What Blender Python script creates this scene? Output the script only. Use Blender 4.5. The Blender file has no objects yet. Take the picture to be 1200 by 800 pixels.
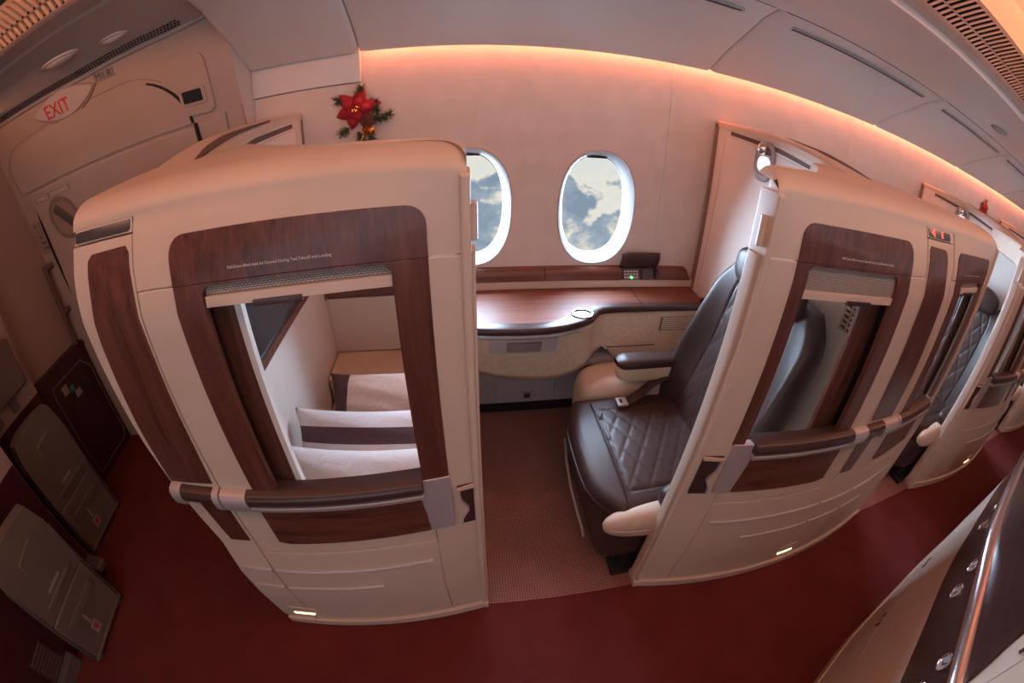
import bpy, bmesh, math, random
from mathutils import Vector, Matrix
from mathutils.geometry import tessellate_polygon
random.seed(7)
C = bpy.context.scene.collection
PI = math.pi

# ------------------------------------------------------------------ helpers
def interp(v, tab):
    if v <= tab[0][0]: return tab[0][1]
    for (a, b), (c, d) in zip(tab, tab[1:]):
        if v <= c: return b + (d - b) * (v - a) / (c - a)
    return tab[-1][1]

def rootloc(p):
    v = Vector((0, 0, 0))
    while p is not None:
        v += p.location; p = p.parent
    return v

def link(name, bm, mat, parent=None, smooth=False, bevel=0.0, seg=2, sub=0, recalc=True, loc=None, ang=40):
    """bm is in world coordinates; the object keeps its own origin at its parent's place or at loc."""
    if recalc: bmesh.ops.recalc_face_normals(bm, faces=bm.faces)
    off = rootloc(parent) if parent else Vector(loc or (0, 0, 0))
    bmesh.ops.translate(bm, verts=bm.verts, vec=-off)
    me = bpy.data.meshes.new(name); bm.to_mesh(me); bm.free()
    for m in (mat if isinstance(mat, (list, tuple)) else [mat]): me.materials.append(m)
    if smooth:
        for p in me.polygons: p.use_smooth = True
    o = bpy.data.objects.new(name, me); C.objects.link(o)
    if parent: o.parent = parent
    else: o.location = off
    if sub:
        s = o.modifiers.new('s', 'SUBSURF'); s.levels = sub; s.render_levels = sub
    if bevel:
        b = o.modifiers.new('b', 'BEVEL'); b.width = bevel; b.segments = seg
        b.limit_method = 'ANGLE'; b.angle_limit = math.radians(ang)
        if smooth:
            b.harden_normals = False
    if smooth and not sub:
        try: me.set_sharp_from_angle(angle=math.radians(ang))
        except Exception: pass
    return o

def thing(name, loc, label, cat, group=None):
    o = bpy.data.objects.new(name, None); C.objects.link(o); o.location = loc
    o.empty_display_size = .05
    o['label'] = label; o['category'] = cat
    if group: o['group'] = group
    return o

def tag(o, label, cat, group=None):
    o['label'] = label; o['category'] = cat
    if group: o['group'] = group
    return o

def struct(o, label, cat):
    o['kind'] = 'structure'; o['label'] = label; o['category'] = cat
    return o

def copy_tree(o, parent=None):
    c = o.copy(); C.objects.link(c)
    if parent: c.parent = parent
    for ch in list(o.children): copy_tree(ch, c)
    return c

def box_bm(bm, lo, hi):
    vs = [bm.verts.new((x, y, z)) for x in (lo[0], hi[0]) for y in (lo[1], hi[1]) for z in (lo[2], hi[2])]
    for f in ((0, 1, 3, 2), (4, 6, 7, 5), (0, 4, 5, 1), (2, 3, 7, 6), (0, 2, 6, 4), (1, 5, 7, 3)):
        bm.faces.new([vs[i] for i in f])
    return vs

def box(name, lo, hi, mat, parent=None, bevel=0.0, seg=2, **k):
    bm = bmesh.new(); box_bm(bm, lo, hi)
    return link(name, bm, mat, parent, bevel=bevel, seg=seg, smooth=bevel > 0, **k)

def boxes(name, lst, mat, parent=None, bevel=0.0, **k):
    bm = bmesh.new()
    for lo, hi in lst: box_bm(bm, lo, hi)
    return link(name, bm, mat, parent, bevel=bevel, smooth=bevel > 0, **k)

def rr(x0, z0, x1, z1, r=0.02, n=5, corners=(1, 1, 1, 1)):
    """rounded rectangle, corners = (lower left, lower right, upper right, upper left)"""
    out = []
    for k, (cx, cz, a) in enumerate(((x0, z0, PI), (x1, z0, 1.5 * PI), (x1, z1, 0), (x0, z1, .5 * PI))):
        if not corners[k]: out.append((cx, cz)); continue
        sx = 1 if k in (0, 3) else -1; sz = 1 if k in (0, 1) else -1
        for i in range(n + 1):
            t = a + .5 * PI * i / n
            out.append((cx + sx * r + r * math.cos(t), cz + sz * r + r * math.sin(t)))
    return out

def ell(cx, cz, rx, rz, n=32, p=2.0):
    o = []
    for i in range(n):
        t = 2 * PI * i / n; c, s = math.cos(t), math.sin(t)
        o.append((cx + rx * math.copysign(abs(c) ** (2 / p), c), cz + rz * math.copysign(abs(s) ** (2 / p), s)))
    return o

def slab_bm(bm, loops, t0, t1, mp, step=0.05, zstep=0.0):
    """loops[0] outline, the rest holes, in (a, b); mp(a, b, off) -> point; solid from off=t0 (back) to off=t1 (front)."""
    b2 = bmesh.new()
    vl = [[Vector((a, b, 0)) for a, b in lp] for lp in loops]
    flat = [v for lp in vl for v in lp]
    vs = [b2.verts.new(v) for v in flat]
    for t in tessellate_polygon(vl):
        try: b2.faces.new([vs[i] for i in t])
        except ValueError: pass
    if step:
        xs = [v.x for v in flat]; k = math.floor(min(xs) / step) + 1
        while k * step < max(xs) - 1e-5:
            bmesh.ops.bisect_plane(b2, geom=b2.verts[:] + b2.edges[:] + b2.faces[:], dist=1e-6, plane_co=(k * step, 0, 0), plane_no=(1, 0, 0)); k += 1
    if zstep:
        xs = [v.y for v in flat]; k = math.floor(min(xs) / zstep) + 1
        while k * zstep < max(xs) - 1e-5:
            bmesh.ops.bisect_plane(b2, geom=b2.verts[:] + b2.edges[:] + b2.faces[:], dist=1e-6, plane_co=(0, k * zstep, 0), plane_no=(0, 1, 0)); k += 1
    bmesh.ops.remove_doubles(b2, verts=b2.verts, dist=1e-6)
    b2.verts.index_update()
    fr = [bm.verts.new(mp(v.co.x, v.co.y, t1)) for v in b2.verts]
    bk = [bm.verts.new(mp(v.co.x, v.co.y, t0)) for v in b2.verts]
    for f in b2.faces:
        ids = [v.index for v in f.verts]
        bm.faces.new([fr[i] for i in ids]); bm.faces.new([bk[i] for i in reversed(ids)])
    for e in b2.edges:
        if len(e.link_faces) == 1:
            i, j = e.verts[0].index, e.verts[1].index
            try: bm.faces.new((fr[i], fr[j], bk[j], bk[i]))
            except ValueError: pass
    b2.free()

def slab(name, loops, t0, t1, mp, mat, parent=None, step=0.05, zstep=0.0, bevel=0.0, **k):
    bm = bmesh.new()
    if isinstance(loops[0][0], (int, float)): loops = [loops]
    slab_bm(bm, loops, t0, t1, mp, step, zstep)
    return link(name, bm, mat, parent, bevel=bevel, smooth=True, ang=35, **k)

def multi(name, polys, t0, t1, mp, mat, parent=None, step=0.05, zstep=0.0, bevel=0.0, **k):
    bm = bmesh.new()
    for lp in polys: slab_bm(bm, [lp], t0, t1, mp, step, zstep)
    return link(name, bm, mat, parent, bevel=bevel, smooth=True, ang=35, **k)

def sweep(name, pts, prof, mat, parent=None, smooth=True, up=(0, 0, 1), closed=False, scale=None, ang=40, **k):
    """sweep a 2D profile (side, up) along points"""
    bm = bmesh.new(); pts = [Vector(p) for p in pts]; rings = []
    n = len(pts); upv = Vector(up)
    for i, p in enumerate(pts):
        a = pts[max(i - 1, 0)] if not closed else pts[i - 1]
        b = pts[min(i + 1, n - 1)] if not closed else pts[(i + 1) % n]
        t = (b - a).normalized(); s = t.cross(upv).normalized(); u = s.cross(t)
        sc = scale[i] if scale else 1
        rings.append([bm.verts.new(p + s * (q[0] * sc) + u * (q[1] * sc)) for q in prof])
    m = len(prof)
    for i in range(n if closed else n - 1):
        r0, r1 = rings[i], rings[(i + 1) % n]
        for j in range(m):
            bm.faces.new((r0[j], r0[(j + 1) % m], r1[(j + 1) % m], r1[j]))
    if not closed:
        bm.faces.new(rings[0][::-1]); bm.faces.new(rings[-1])
    return link(name, bm, mat, parent, smooth=smooth, ang=ang, **k)

def circ(r, n=10, ry=None):
    return [(r * math.cos(2 * PI * i / n), (ry or r) * math.sin(2 * PI * i / n)) for i in range(n)]

def tube(name, pts, r, mat, parent=None, n=10, up=(0, 0, 1), **k):
    return sweep(name, pts, circ(r, n), mat, parent, up=up, **k)

def grid(name, fn, nu, nv, mat, parent=None, smooth=True, closed_u=False, sub=0, solid=0.0, **k):
    bm = bmesh.new()
    V = [[bm.verts.new(fn(i / nu, j / nv)) for j in range(nv + 1)] for i in range(nu + (0 if closed_u else 1))]
    for i in range(nu):
        for j in range(nv):
            a, b = V[i], V[(i + 1) % len(V)]
            try: bm.faces.new((a[j], b[j], b[j + 1], a[j + 1]))
            except ValueError: pass
    bmesh.ops.remove_doubles(bm, verts=bm.verts, dist=1e-5)
    o = link(name, bm, mat, parent, smooth=smooth, sub=sub, **k)
    if solid:
        s = o.modifiers.new('t', 'SOLIDIFY'); s.thickness = solid; s.offset = 0
    return o

def text_mesh(name, s, size, mp, mat, parent=None, t=0.001, align='CENTER', bold=.018, **k):
    cu = bpy.data.curves.new('txt', 'FONT'); cu.body = s; cu.size = size
    cu.align_x = align; cu.align_y = 'CENTER'; cu.resolution_u = 3; cu.offset = size * bold
    o = bpy.data.objects.new('txt', cu); C.objects.link(o)
    bpy.context.view_layer.update()
    me = bpy.data.meshes.new_from_object(o.evaluated_get(bpy.context.evaluated_depsgraph_get()))
    bm = bmesh.new(); bm.from_mesh(me)
    bmesh.ops.remove_doubles(bm, verts=bm.verts, dist=1e-6)
    for v in bm.verts: v.co = Vector(mp(v.co.x, v.co.y, t))
    bpy.data.objects.remove(o); bpy.data.curves.remove(cu); bpy.data.meshes.remove(me)
    return link(name, bm, mat, parent, recalc=False, **k)

# ------------------------------------------------------------------ materials
def mat(name, col, rough=.5, metal=0.0, emit=None, es=1.0, spec=None, coat=0.0):
    m = bpy.data.materials.new(name); m.use_nodes = True
    b = m.node_tree.nodes['Principled BSDF']
    b.inputs['Base Color'].default_value = (*col, 1); b.inputs['Roughness'].default_value = rough
    b.inputs['Metallic'].default_value = metal
    if coat: b.inputs['Coat Weight'].default_value = coat; b.inputs['Coat Roughness'].default_value = .12
    if spec is not None: b.inputs['Specular IOR Level'].default_value = spec
    if emit: b.inputs['Emission Color'].default_value = (*emit, 1); b.inputs['Emission Strength'].default_value = es
    return m

def noisy(m, scale, c1, c2, bump=0.0, stretch=(1, 1, 1), detail=4, pos=(.35, .65), bscale=None, bdist=.002):
    """procedural colour variation between c1 and c2 from object coordinates, plus fine relief"""
    nt = m.node_tree; N = nt.nodes; L = nt.links; b = N['Principled BSDF']
    tc = N.new('ShaderNodeTexCoord'); mp = N.new('ShaderNodeMapping'); mp.inputs['Scale'].default_value = stretch
    L.new(tc.outputs['Object'], mp.inputs['Vector'])
    no = N.new('ShaderNodeTexNoise'); no.inputs['Scale'].default_value = scale; no.inputs['Detail'].default_value = detail
    L.new(mp.outputs[0], no.inputs['Vector'])
    cr = N.new('ShaderNodeValToRGB'); cr.color_ramp.elements[0].position = pos[0]; cr.color_ramp.elements[1].position = pos[1]
    cr.color_ramp.elements[0].color = (*c1, 1); cr.color_ramp.elements[1].color = (*c2, 1)
    L.new(no.outputs[0], cr.inputs[0]); L.new(cr.outputs[0], b.inputs['Base Color'])
    if bump:
        src = no
        if bscale:
            src = N.new('ShaderNodeTexNoise'); src.inputs['Scale'].default_value = bscale; src.inputs['Detail'].default_value = 3
            L.new(tc.outputs['Object'], src.inputs['Vector'])
        bp = N.new('ShaderNodeBump'); bp.inputs['Strength'].default_value = bump; bp.inputs['Distance'].default_value = bdist
        L.new(src.outputs[0], bp.inputs['Height']); L.new(bp.outputs[0], b.inputs['Normal'])
    return m

cream = noisy(mat('cream_laminate', (.6, .47, .37), .42), 6, (.60, .485, .39), (.63, .51, .415), .12, bscale=260, bdist=.0006)
peach = mat('cream_moulding', (.62, .5, .41), .38)
white_panel = noisy(mat('partition_cloth', (.7, .64, .57), .6), 5, (.70, .645, .585), (.73, .68, .62), .35, bscale=330, bdist=.001)
wall_m = noisy(mat('wall_vinyl', (.62, .52, .47), .55), 9, (.63, .53, .485), (.68, .575, .53), .5, bscale=70, bdist=.0022)
bin_m = noisy(mat('bin_plastic', (.64, .60, .58), .42), 3, (.63, .59, .57), (.66, .62, .60), .1, bscale=200, bdist=.0005)
door_m = noisy(mat('door_lining', (.42, .34, .29), .5), 3, (.43, .345, .29), (.46, .37, .315), .15, bscale=200, bdist=.0006)
dark_wall_m = noisy(mat('bulkhead_lining', (.3, .2, .17), .55), 3, (.32, .225, .19), (.35, .25, .21), .1, bscale=150, bdist=.0006)
maroon = noisy(mat('maroon_laminate', (.04, .01, .011), .35), 12, (.04, .008, .010), (.055, .013, .015), 0)
crew_m = noisy(mat('crew_seat_shell', (.13, .105, .09), .5), 5, (.13, .10, .088), (.15, .118, .10), .15, bscale=300, bdist=.0006)
silver = mat('satin_silver', (.50, .46, .48), .42, .35)
chrome = mat('polished_chrome', (.8, .8, .82), .14, 1.0)
black = mat('dark_gap', (.012, .010, .010), .6)
screen = mat('screen_glass', (.03, .037, .045), .08, 0, coat=.6)
lamp_white = mat('reading_lamp_lens', (.8, .85, .95), .3, emit=(.8, .9, 1.0), es=.8)
gold = mat('gold_bell', (.75, .48, .14), .22, 1.0)
pearl = mat('bezel_plastic', (.34, .335, .345), .45)
glow = mat('step_light_lens', (1, .75, .4), .4, emit=(1.0, .62, .30), es=3.2)
red_led = mat('red_digits', (.3, .01, .01), .4, emit=(1.0, .08, .04), es=3.0)
green_led = mat('green_led', (.05, .6, .1), .4, emit=(.1, 1.0, .15), es=3.0)
text_grey = mat('printed_grey', (.66, .58, .54), .6)
text_dark = mat('printed_dark', (.045, .035, .032), .6)
exit_red = mat('printed_red', (.60, .05, .04), .5)
sticker = mat('sticker_white', (.30, .255, .24), .6)
sticker_red = mat('sticker_red', (.42, .04, .06), .6)
green_st = mat('sticker_green', (.03, .25, .12), .6)
sign_m = mat('sign_lens', (.50, .44, .44), .35)
grey_wall = noisy(mat('grey_kick_panel', (.5, .43, .44), .6), 5, (.52, .44, .45), (.58, .50, .51), .3, bscale=200, bdist=.001)
tex_cream = noisy(mat('embossed_cream', (.55, .43, .32), .5), 40, (.56, .43, .31), (.64, .51, .385), .5, bscale=75, bdist=.002)
leather_c = noisy(mat('cream_leather', (.6, .44, .32), .45), 5, (.57, .42, .31), (.62, .465, .35), .2, bscale=220, bdist=.0008)
shade_m = mat('window_shade', (.62, .46, .44), .6)
leaf_green = noisy(mat('fir_green', (.03, .07, .03), .6), 60, (.018, .045, .02), (.06, .11, .045), 0)
petal_red = noisy(mat('red_velvet', (.5, .015, .03), .75), 30, (.27, .005, .014), (.40, .012, .028), .3)
berry = mat('brown_cone', (.14, .045, .035), .6)

def wood(name, c1, c2, axis, rough=.36, scale=1.0, coat=.12):
    m = mat(name, c1, rough, coat=coat); nt = m.node_tree; N = nt.nodes; L = nt.links; b = N['Principled BSDF']
    tc = N.new('ShaderNodeTexCoord'); mp = N.new('ShaderNodeMapping')
    st = [38, 38, 38]; st[axis] = 1.3; mp.inputs['Scale'].default_value = [s * scale for s in st]
    L.new(tc.outputs['Object'], mp.inputs['Vector'])
    no = N.new('ShaderNodeTexNoise'); no.inputs['Scale'].default_value = 1.0; no.inputs['Detail'].default_value = 6; no.inputs['Roughness'].default_value = .62
    no.inputs['Distortion'].default_value = .5
    L.new(mp.outputs[0], no.inputs['Vector'])
    st2 = [150, 150, 150]; st2[axis] = 6; mp2 = N.new('ShaderNodeMapping'); mp2.inputs['Scale'].default_value = [s * scale for s in st2]
    L.new(tc.outputs['Object'], mp2.inputs['Vector'])
    n2 = N.new('ShaderNodeTexNoise'); n2.inputs['Scale'].default_value = 1.0; n2.inputs['Detail'].default_value = 2
    L.new(mp2.outputs[0], n2.inputs['Vector'])
    mx = N.new('ShaderNodeMath'); mx.operation = 'ADD'
    s1 = N.new('ShaderNodeMath'); s1.operation = 'MULTIPLY'; s1.inputs[1].default_value = .72
    s2 = N.new('ShaderNodeMath'); s2.operation = 'MULTIPLY'; s2.inputs[1].default_value = .28
    L.new(no.outputs[0], s1.inputs[0]); L.new(n2.outputs[0], s2.inputs[0]); L.new(s1.outputs[0], mx.inputs[0]); L.new(s2.outputs[0], mx.inputs[1])
    cr = N.new('ShaderNodeValToRGB'); e = cr.color_ramp.elements
    e[0].position = .34; e[0].color = (*c1, 1); e[1].position = .68; e[1].color = (*c2, 1)
    L.new(mx.outputs[0], cr.inputs[0]); L.new(cr.outputs[0], b.inputs['Base Color'])
    return m
wood_v = wood('rosewood_upright', (.055, .017, .013), (.175, .062, .042), 2)
wood_h = wood('rosewood_level', (.065, .020, .014), (.20, .070, .045), 0)
wood_top = wood('rosewood_counter', (.12, .038, .024), (.25, .09, .055), 0, rough=.46, coat=0)
wood_top.node_tree.nodes['Principled BSDF'].inputs['Specular IOR Level'].default_value = .35
wood_c = wood('dark_rosewood', (.028, .010, .010), (.075, .026, .022), 0, rough=.3)

def leather():
    m = mat('brown_leather', (.045, .026, .022), .42); nt = m.node_tree; N = nt.nodes; L = nt.links; b = N['Principled BSDF']
    tc = N.new('ShaderNodeTexCoord'); vo = N.new('ShaderNodeTexVoronoi'); vo.inputs['Scale'].default_value = 260
    L.new(tc.outputs['Object'], vo.inputs['Vector'])
    bp = N.new('ShaderNodeBump'); bp.inputs['Strength'].default_value = .25; bp.inputs['Distance'].default_value = .0008
    L.new(vo.outputs['Distance'], bp.inputs['Height']); L.new(bp.outputs[0], b.inputs['Normal'])
    no = N.new('ShaderNodeTexNoise'); no.inputs['Scale'].default_value = 9
    L.new(tc.outputs['Object'], no.inputs['Vector'])
    cr = N.new('ShaderNodeValToRGB'); cr.color_ramp.elements[0].color = (.038, .020, .017, 1); cr.color_ramp.elements[1].color = (.062, .034, .028, 1)
    L.new(no.outputs[0], cr.inputs[0]); L.new(cr.outputs[0], b.inputs['Base Color'])
    return m
leather_b = leather()
pad_b = mat('brown_pad', (.055, .030, .028), .3)

def carpet(name, c1, c2, weave, bump):
    m = mat(name, c1, .95, spec=.15); nt = m.node_tree; N = nt.nodes; L = nt.links; b = N['Principled BSDF']
    tc = N.new('ShaderNodeTexCoord')
    no = N.new('ShaderNodeTexNoise'); no.inputs['Scale'].default_value = 130; no.inputs['Detail'].default_value = 4
    L.new(tc.outputs['Object'], no.inputs['Vector'])
    big = N.new('ShaderNodeTexNoise'); big.inputs['Scale'].default_value = 5; big.inputs['Detail'].default_value = 3
    L.new(tc.outputs['Object'], big.inputs['Vector'])
    if weave:
        mp = N.new('ShaderNodeMapping'); mp.inputs['Rotation'].default_value = (0, 0, PI / 4); mp.inputs['Scale'].default_value = (1, 1, 1)
        L.new(tc.outputs['Object'], mp.inputs['Vector'])
        ck = N.new('ShaderNodeTexChecker'); ck.inputs['Scale'].default_value = weave
        L.new(mp.outputs[0], ck.inputs['Vector']); f1 = ck.outputs['Fac']
    else: f1 = no.outputs[0]
    a = N.new('ShaderNodeMath'); a.operation = 'MULTIPLY_ADD'; a.inputs[1].default_value = .5; L.new(f1, a.inputs[0]); 
    a2 = N.new('ShaderNodeMath'); a2.operation = 'MULTIPLY'; a2.inputs[1].default_value = .5; L.new(big.outputs[0], a2.inputs[0]); L.new(a2.outputs[0], a.inputs[2])
    cr = N.new('ShaderNodeValToRGB'); e = cr.color_ramp.elements; e[0].position = .25; e[1].position = .8; e[0].color = (*c1, 1); e[1].color = (*c2, 1)
    L.new(a.outputs[0], cr.inputs[0]); L.new(cr.outputs[0], b.inputs['Base Color'])
    bp = N.new('ShaderNodeBump'); bp.inputs['Strength'].default_value = bump; bp.inputs['Distance'].default_value = .004
    L.new(f1, bp.inputs['Height']); L.new(bp.outputs[0], b.inputs['Normal'])
    return m
carpet_red = carpet('aisle_carpet', (.088, .015, .014), (.165, .033, .030), 0, .6)
carpet_weave = carpet('suite_carpet', (.18, .080, .066), (.37, .185, .155), 130, .6)

def net():
    m = mat('blind_mesh', (.36, .31, .27), .6); nt = m.node_tree; N = nt.nodes; L = nt.links; b = N['Principled BSDF']
    tc = N.new('ShaderNodeTexCoord'); ck = N.new('ShaderNodeTexBrick')
    ck.inputs['Scale'].default_value = 60; ck.inputs['Color1'].default_value = (.50, .45, .40, 1); ck.inputs['Color2'].default_value = (.42, .37, .33, 1); ck.inputs['Mortar'].default_value = (.12, .085, .075, 1)
    ck.inputs['Mortar Size'].default_value = .05
    sp = N.new('ShaderNodeSeparateXYZ'); cb = N.new('ShaderNodeCombineXYZ')
    L.new(tc.outputs['Object'], sp.inputs[0]); L.new(sp.outputs[0], cb.inputs[0]); L.new(sp.outputs[2], cb.inputs[1])
    L.new(cb.outputs[0], ck.inputs['Vector']); L.new(ck.outputs['Color'], b.inputs['Base Color'])
    return m
net_m = net()

def pillow_mat(name, axis, lo, hi, base, band):
    m = mat(name, base, .75); nt = m.node_tree; N = nt.nodes; L = nt.links; b = N['Principled BSDF']
    tc = N.new('ShaderNodeTexCoord'); sp = N.new('ShaderNodeSeparateXYZ'); L.new(tc.outputs['Object'], sp.inputs[0])
    g1 = N.new('ShaderNodeMath'); g1.operation = 'GREATER_THAN'; g1.inputs[1].default_value = lo
    g2 = N.new('ShaderNodeMath'); g2.operation = 'LESS_THAN'; g2.inputs[1].default_value = hi
    L.new(sp.outputs[axis], g1.inputs[0]); L.new(sp.outputs[axis], g2.inputs[0])
    mu = N.new('ShaderNodeMath'); mu.operation = 'MULTIPLY'; L.new(g1.outputs[0], mu.inputs[0]); L.new(g2.outputs[0], mu.inputs[1])
    mx = N.new('ShaderNodeMix'); mx.data_type = 'RGBA'
    mx.inputs[6].default_value = (*base, 1); mx.inputs[7].default_value = (*band, 1)
    L.new(mu.outputs[0], mx.inputs[0]); L.new(mx.outputs[2], b.inputs['Base Color'])
    no = N.new('ShaderNodeTexNoise'); no.inputs['Scale'].default_value = 14; no.inputs['Detail'].default_value = 3; no.inputs['Distortion'].default_value = 1.2
    L.new(tc.outputs['Object'], no.inputs['Vector'])
    bp = N.new('ShaderNodeBump'); bp.inputs['Strength'].default_value = .6; bp.inputs['Distance'].default_value = .012
    L.new(no.outputs[0], bp.inputs['Height']); L.new(bp.outputs[0], b.inputs['Normal'])
    return m

# ------------------------------------------------------------------ camera (15 mm full-frame fisheye)
cam = bpy.data.cameras.new('camera'); co = bpy.data.objects.new('camera', cam); C.objects.link(co)
bpy.context.scene.camera = co
YAW, PIT, ROL = math.radians(7.5), math.radians(-32.4), math.radians(1.4)
cy, sy, cp, sp_, cr_, sr = math.cos(YAW), math.sin(YAW), math.cos(PIT), math.sin(PIT), math.cos(ROL), math.sin(ROL)
fwd = Vector((sy * cp, cy * cp, sp_)); rt = Vector((cy, -sy, 0)); up = rt.cross(fwd)
r2 = cr_ * rt + sr * up; u2 = -sr * rt + cr_ * up
co.matrix_world = Matrix(((r2.x, u2.x, -fwd.x, 0), (r2.y, u2.y, -fwd.y, -.716), (r2.z, u2.z, -fwd.z, 1.72), (0, 0, 0, 1)))
cam.type = 'PANO'; cam.clip_start = .02
def pano():
    k1 = -(1200 / 36.0) / 503.0
    for tgt in (cam, getattr(cam, 'cycles', None)):
        if tgt is None: continue
        try:
            tgt.panorama_type = 'FISHEYE_LENS_POLYNOMIAL'; tgt.fisheye_fov = 2 * PI
            tgt.fisheye_polynomial_k0 = 0; tgt.fisheye_polynomial_k1 = k1
            tgt.fisheye_polynomial_k2 = 0; tgt.fisheye_polynomial_k3 = 0; tgt.fisheye_polynomial_k4 = 0
        except Exception as e: print('pano', tgt, e)
pano()
cam.sensor_width = 36; cam.sensor_height = 24

# ------------------------------------------------------------------ room shell
XR = 12.0
WY = 1.225
F = bmesh.new(); box_bm(F, (-3.4, -3.6, -.12), (XR, 0.0, 0))
struct(link('floor', F, carpet_red), 'dark red carpet of the aisle floor', 'floor')
F = bmesh.new(); box_bm(F, (-3.4, 0.0, -.12), (-.8, 1.5, 0))
struct(link('floor', F, carpet_red), 'dark red carpet beside the exit door', 'floor')
F = bmesh.new(); box_bm(F, (-.8, 0.0, -.12), (XR, 1.5, 0))
struct(link('floor', F, carpet_weave), 'pinkish dotted carpet inside the suites', 'floor')

def WM(a, b, off): return (a, WY - off, b)
WIN = [(.045, 1.212), (.65, 1.212), (2.105, 1.212), (2.71, 1.212), (4.165, 1.212), (4.77, 1.212), (6.225, 1.212), (6.83, 1.212)]
holes = [ell(cx, cz, .187, .278, 44, 2.35) for cx, cz in WIN]
wb = bmesh.new()
slab_bm(wb, [[(-.94, 0), (XR, 0), (XR, 2.0), (-.94, 2.0)]] + holes, -.13, 0, WM, step=0)
struct(link('wall_window', wb, wall_m), 'pale pink textured side wall with two oval windows', 'wall')
# seams of the wall lining
for i, sx in enumerate((.985, 2.29, 3.60, 4.9, 6.2)):
    struct(box('trim_%d' % (i + 1), (sx - .004, WY - .004, .85), (sx + .004, WY - .0005, 1.955), bin_m), 'narrow seam strip on the side wall lining', 'wall seam')

for k, (cx, cz) in enumerate(WIN):
    w = thing('window_%d' % (k + 1), (cx, WY, cz), ('oval cabin window half hidden behind the nearer suite' if k == 0 else 'oval cabin window above the middle of the wood console' if k == 1 else 'oval cabin window of a suite farther down the side wall'), 'window')
    w['kind'] = 'structure'
    def bez(u, v, cx=cx, cz=cz):
        prof = [(1.0, .0), (1.012, -.004), (.99, -.006), (.955, .006), (.90, .030), (.865, .050), (.845, .062), (.84, .075)]
        j = v * (len(prof) - 1); a = int(min(j, len(prof) - 2)); f = j - a
        s = prof[a][0] * (1 - f) + prof[a + 1][0] * f; d = prof[a][1] * (1 - f) + prof[a + 1][1] * f
        t = 2 * PI * u; c, q = math.cos(t), math.sin(t); p = 2.35
        rx = .193 - (1 - s) * .22; rz = .285 - (1 - s) * .215
        return (cx + rx * math.copysign(abs(c) ** (2 / p), c), WY + d, cz + rz * math.copysign(abs(q) ** (2 / p), q))
    grid('bezel', bez, 56, 14, pearl, w, closed_u=True, recalc=False)
    bm = bmesh.new(); slab_bm(bm, [ell(cx, cz, .164, .255, 40, 2.35), ell(cx, cz, .156, .247, 40, 2.35)], 0, .004, lambda a, b, off: (a, WY + .072 - off, b), step=0)
    link('gasket', bm, grey_wall, w)
    # rolled up shade and its grip
    top = [(x, z) for x, z in ell(cx, cz, .172, .262, 60, 2.35) if z > cz + .232]
    slab('shade', top, 0, .006, lambda a, b, off: (a, WY + .068 - off, b), shade_m, w, step=0)
    box('shade_grip', (cx - .05, WY + .052, cz + .240), (cx + .05, WY + .064, cz + .250), wood_c, w, bevel=.003)

# far walls that close the cabin (seen only at the ends)
struct(box('wall_aft', (XR, -3.7, 0), (XR + .1, 1.5, 2.6), bin_m), 'cream wall closing the far end of the cabin', 'wall')
struct(box('wall_port', (-3.5, -3.7, 0), (XR, -3.6, 2.6), wall_m), 'pale wall on the far side of the cabin', 'wall')
struct(box('wall_fore', (-3.5, -3.7, 0), (-3.4, 1.5, 2.6), dark_wall_m), 'brown wall closing the front of the cabin', 'wall')

# overhead bins : cross section (y, z)
BIN = [(1.178, 1.990), (1.176, 1.962), (1.166, 1.955), (1.10, 2.000), (1.02, 2.05), (.93, 2.098), (.84, 2.145), (.775, 2.183), (.70, 2.208), (.665, 2.219)]
CEI = [(.665, 2.222), (.64, 2.232), (.52, 2.243), (.38, 2.249), (.37, 2.254), (.235, 2.268), (.215, 2.275), (.205, 2.30), (.19, 2.305)]
def prof_bm(bm, prof, x0, x1, nx=1, back=.0, rnd=0.0):
    rows = []
    n = max(nx, 1)
    for i in range(n + 1):
        x = x0 + (x1 - x0) * i / n
        e = min(x - x0, x1 - x)
        d = 0
        if rnd and e < rnd: d = rnd * .5 * (1 - math.sqrt(max(0, 1 - ((rnd - e) / rnd) ** 2)))
        rows.append([bm.verts.new((x, y + d * .3, z + d)) for y, z in prof])
    for a, b in zip(rows, rows[1:]):
        for j in range(len(prof) - 1): bm.faces.new((a[j], a[j + 1], b[j + 1], b[j]))
    return rows
bins = [(-.93, -.415), (-.41, 1.145), (1.15, 2.455), (2.46, 3.765), (3.77, 5.075), (5.08, 6.385), (6.39, 7.70), (7.71, 9.8), (9.81, 11.9)]
binlab = ['short overhead bin above the poinsettia and nearer suite', 'long overhead bin above the two cabin windows', 'overhead bin above the seat of the middle suite', 'overhead bin right of the one with the round ceiling lamp seam',
          'fifth overhead bin along the side wall from the exit', 'sixth overhead bin along the side wall from the exit', 'seventh overhead bin along the side wall from the exit', 'eighth overhead bin along the side wall from the exit', 'last overhead bin at the far end of the side wall']
binlab[3] = 'overhead bin above the second poinsettia on the wall'
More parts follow.
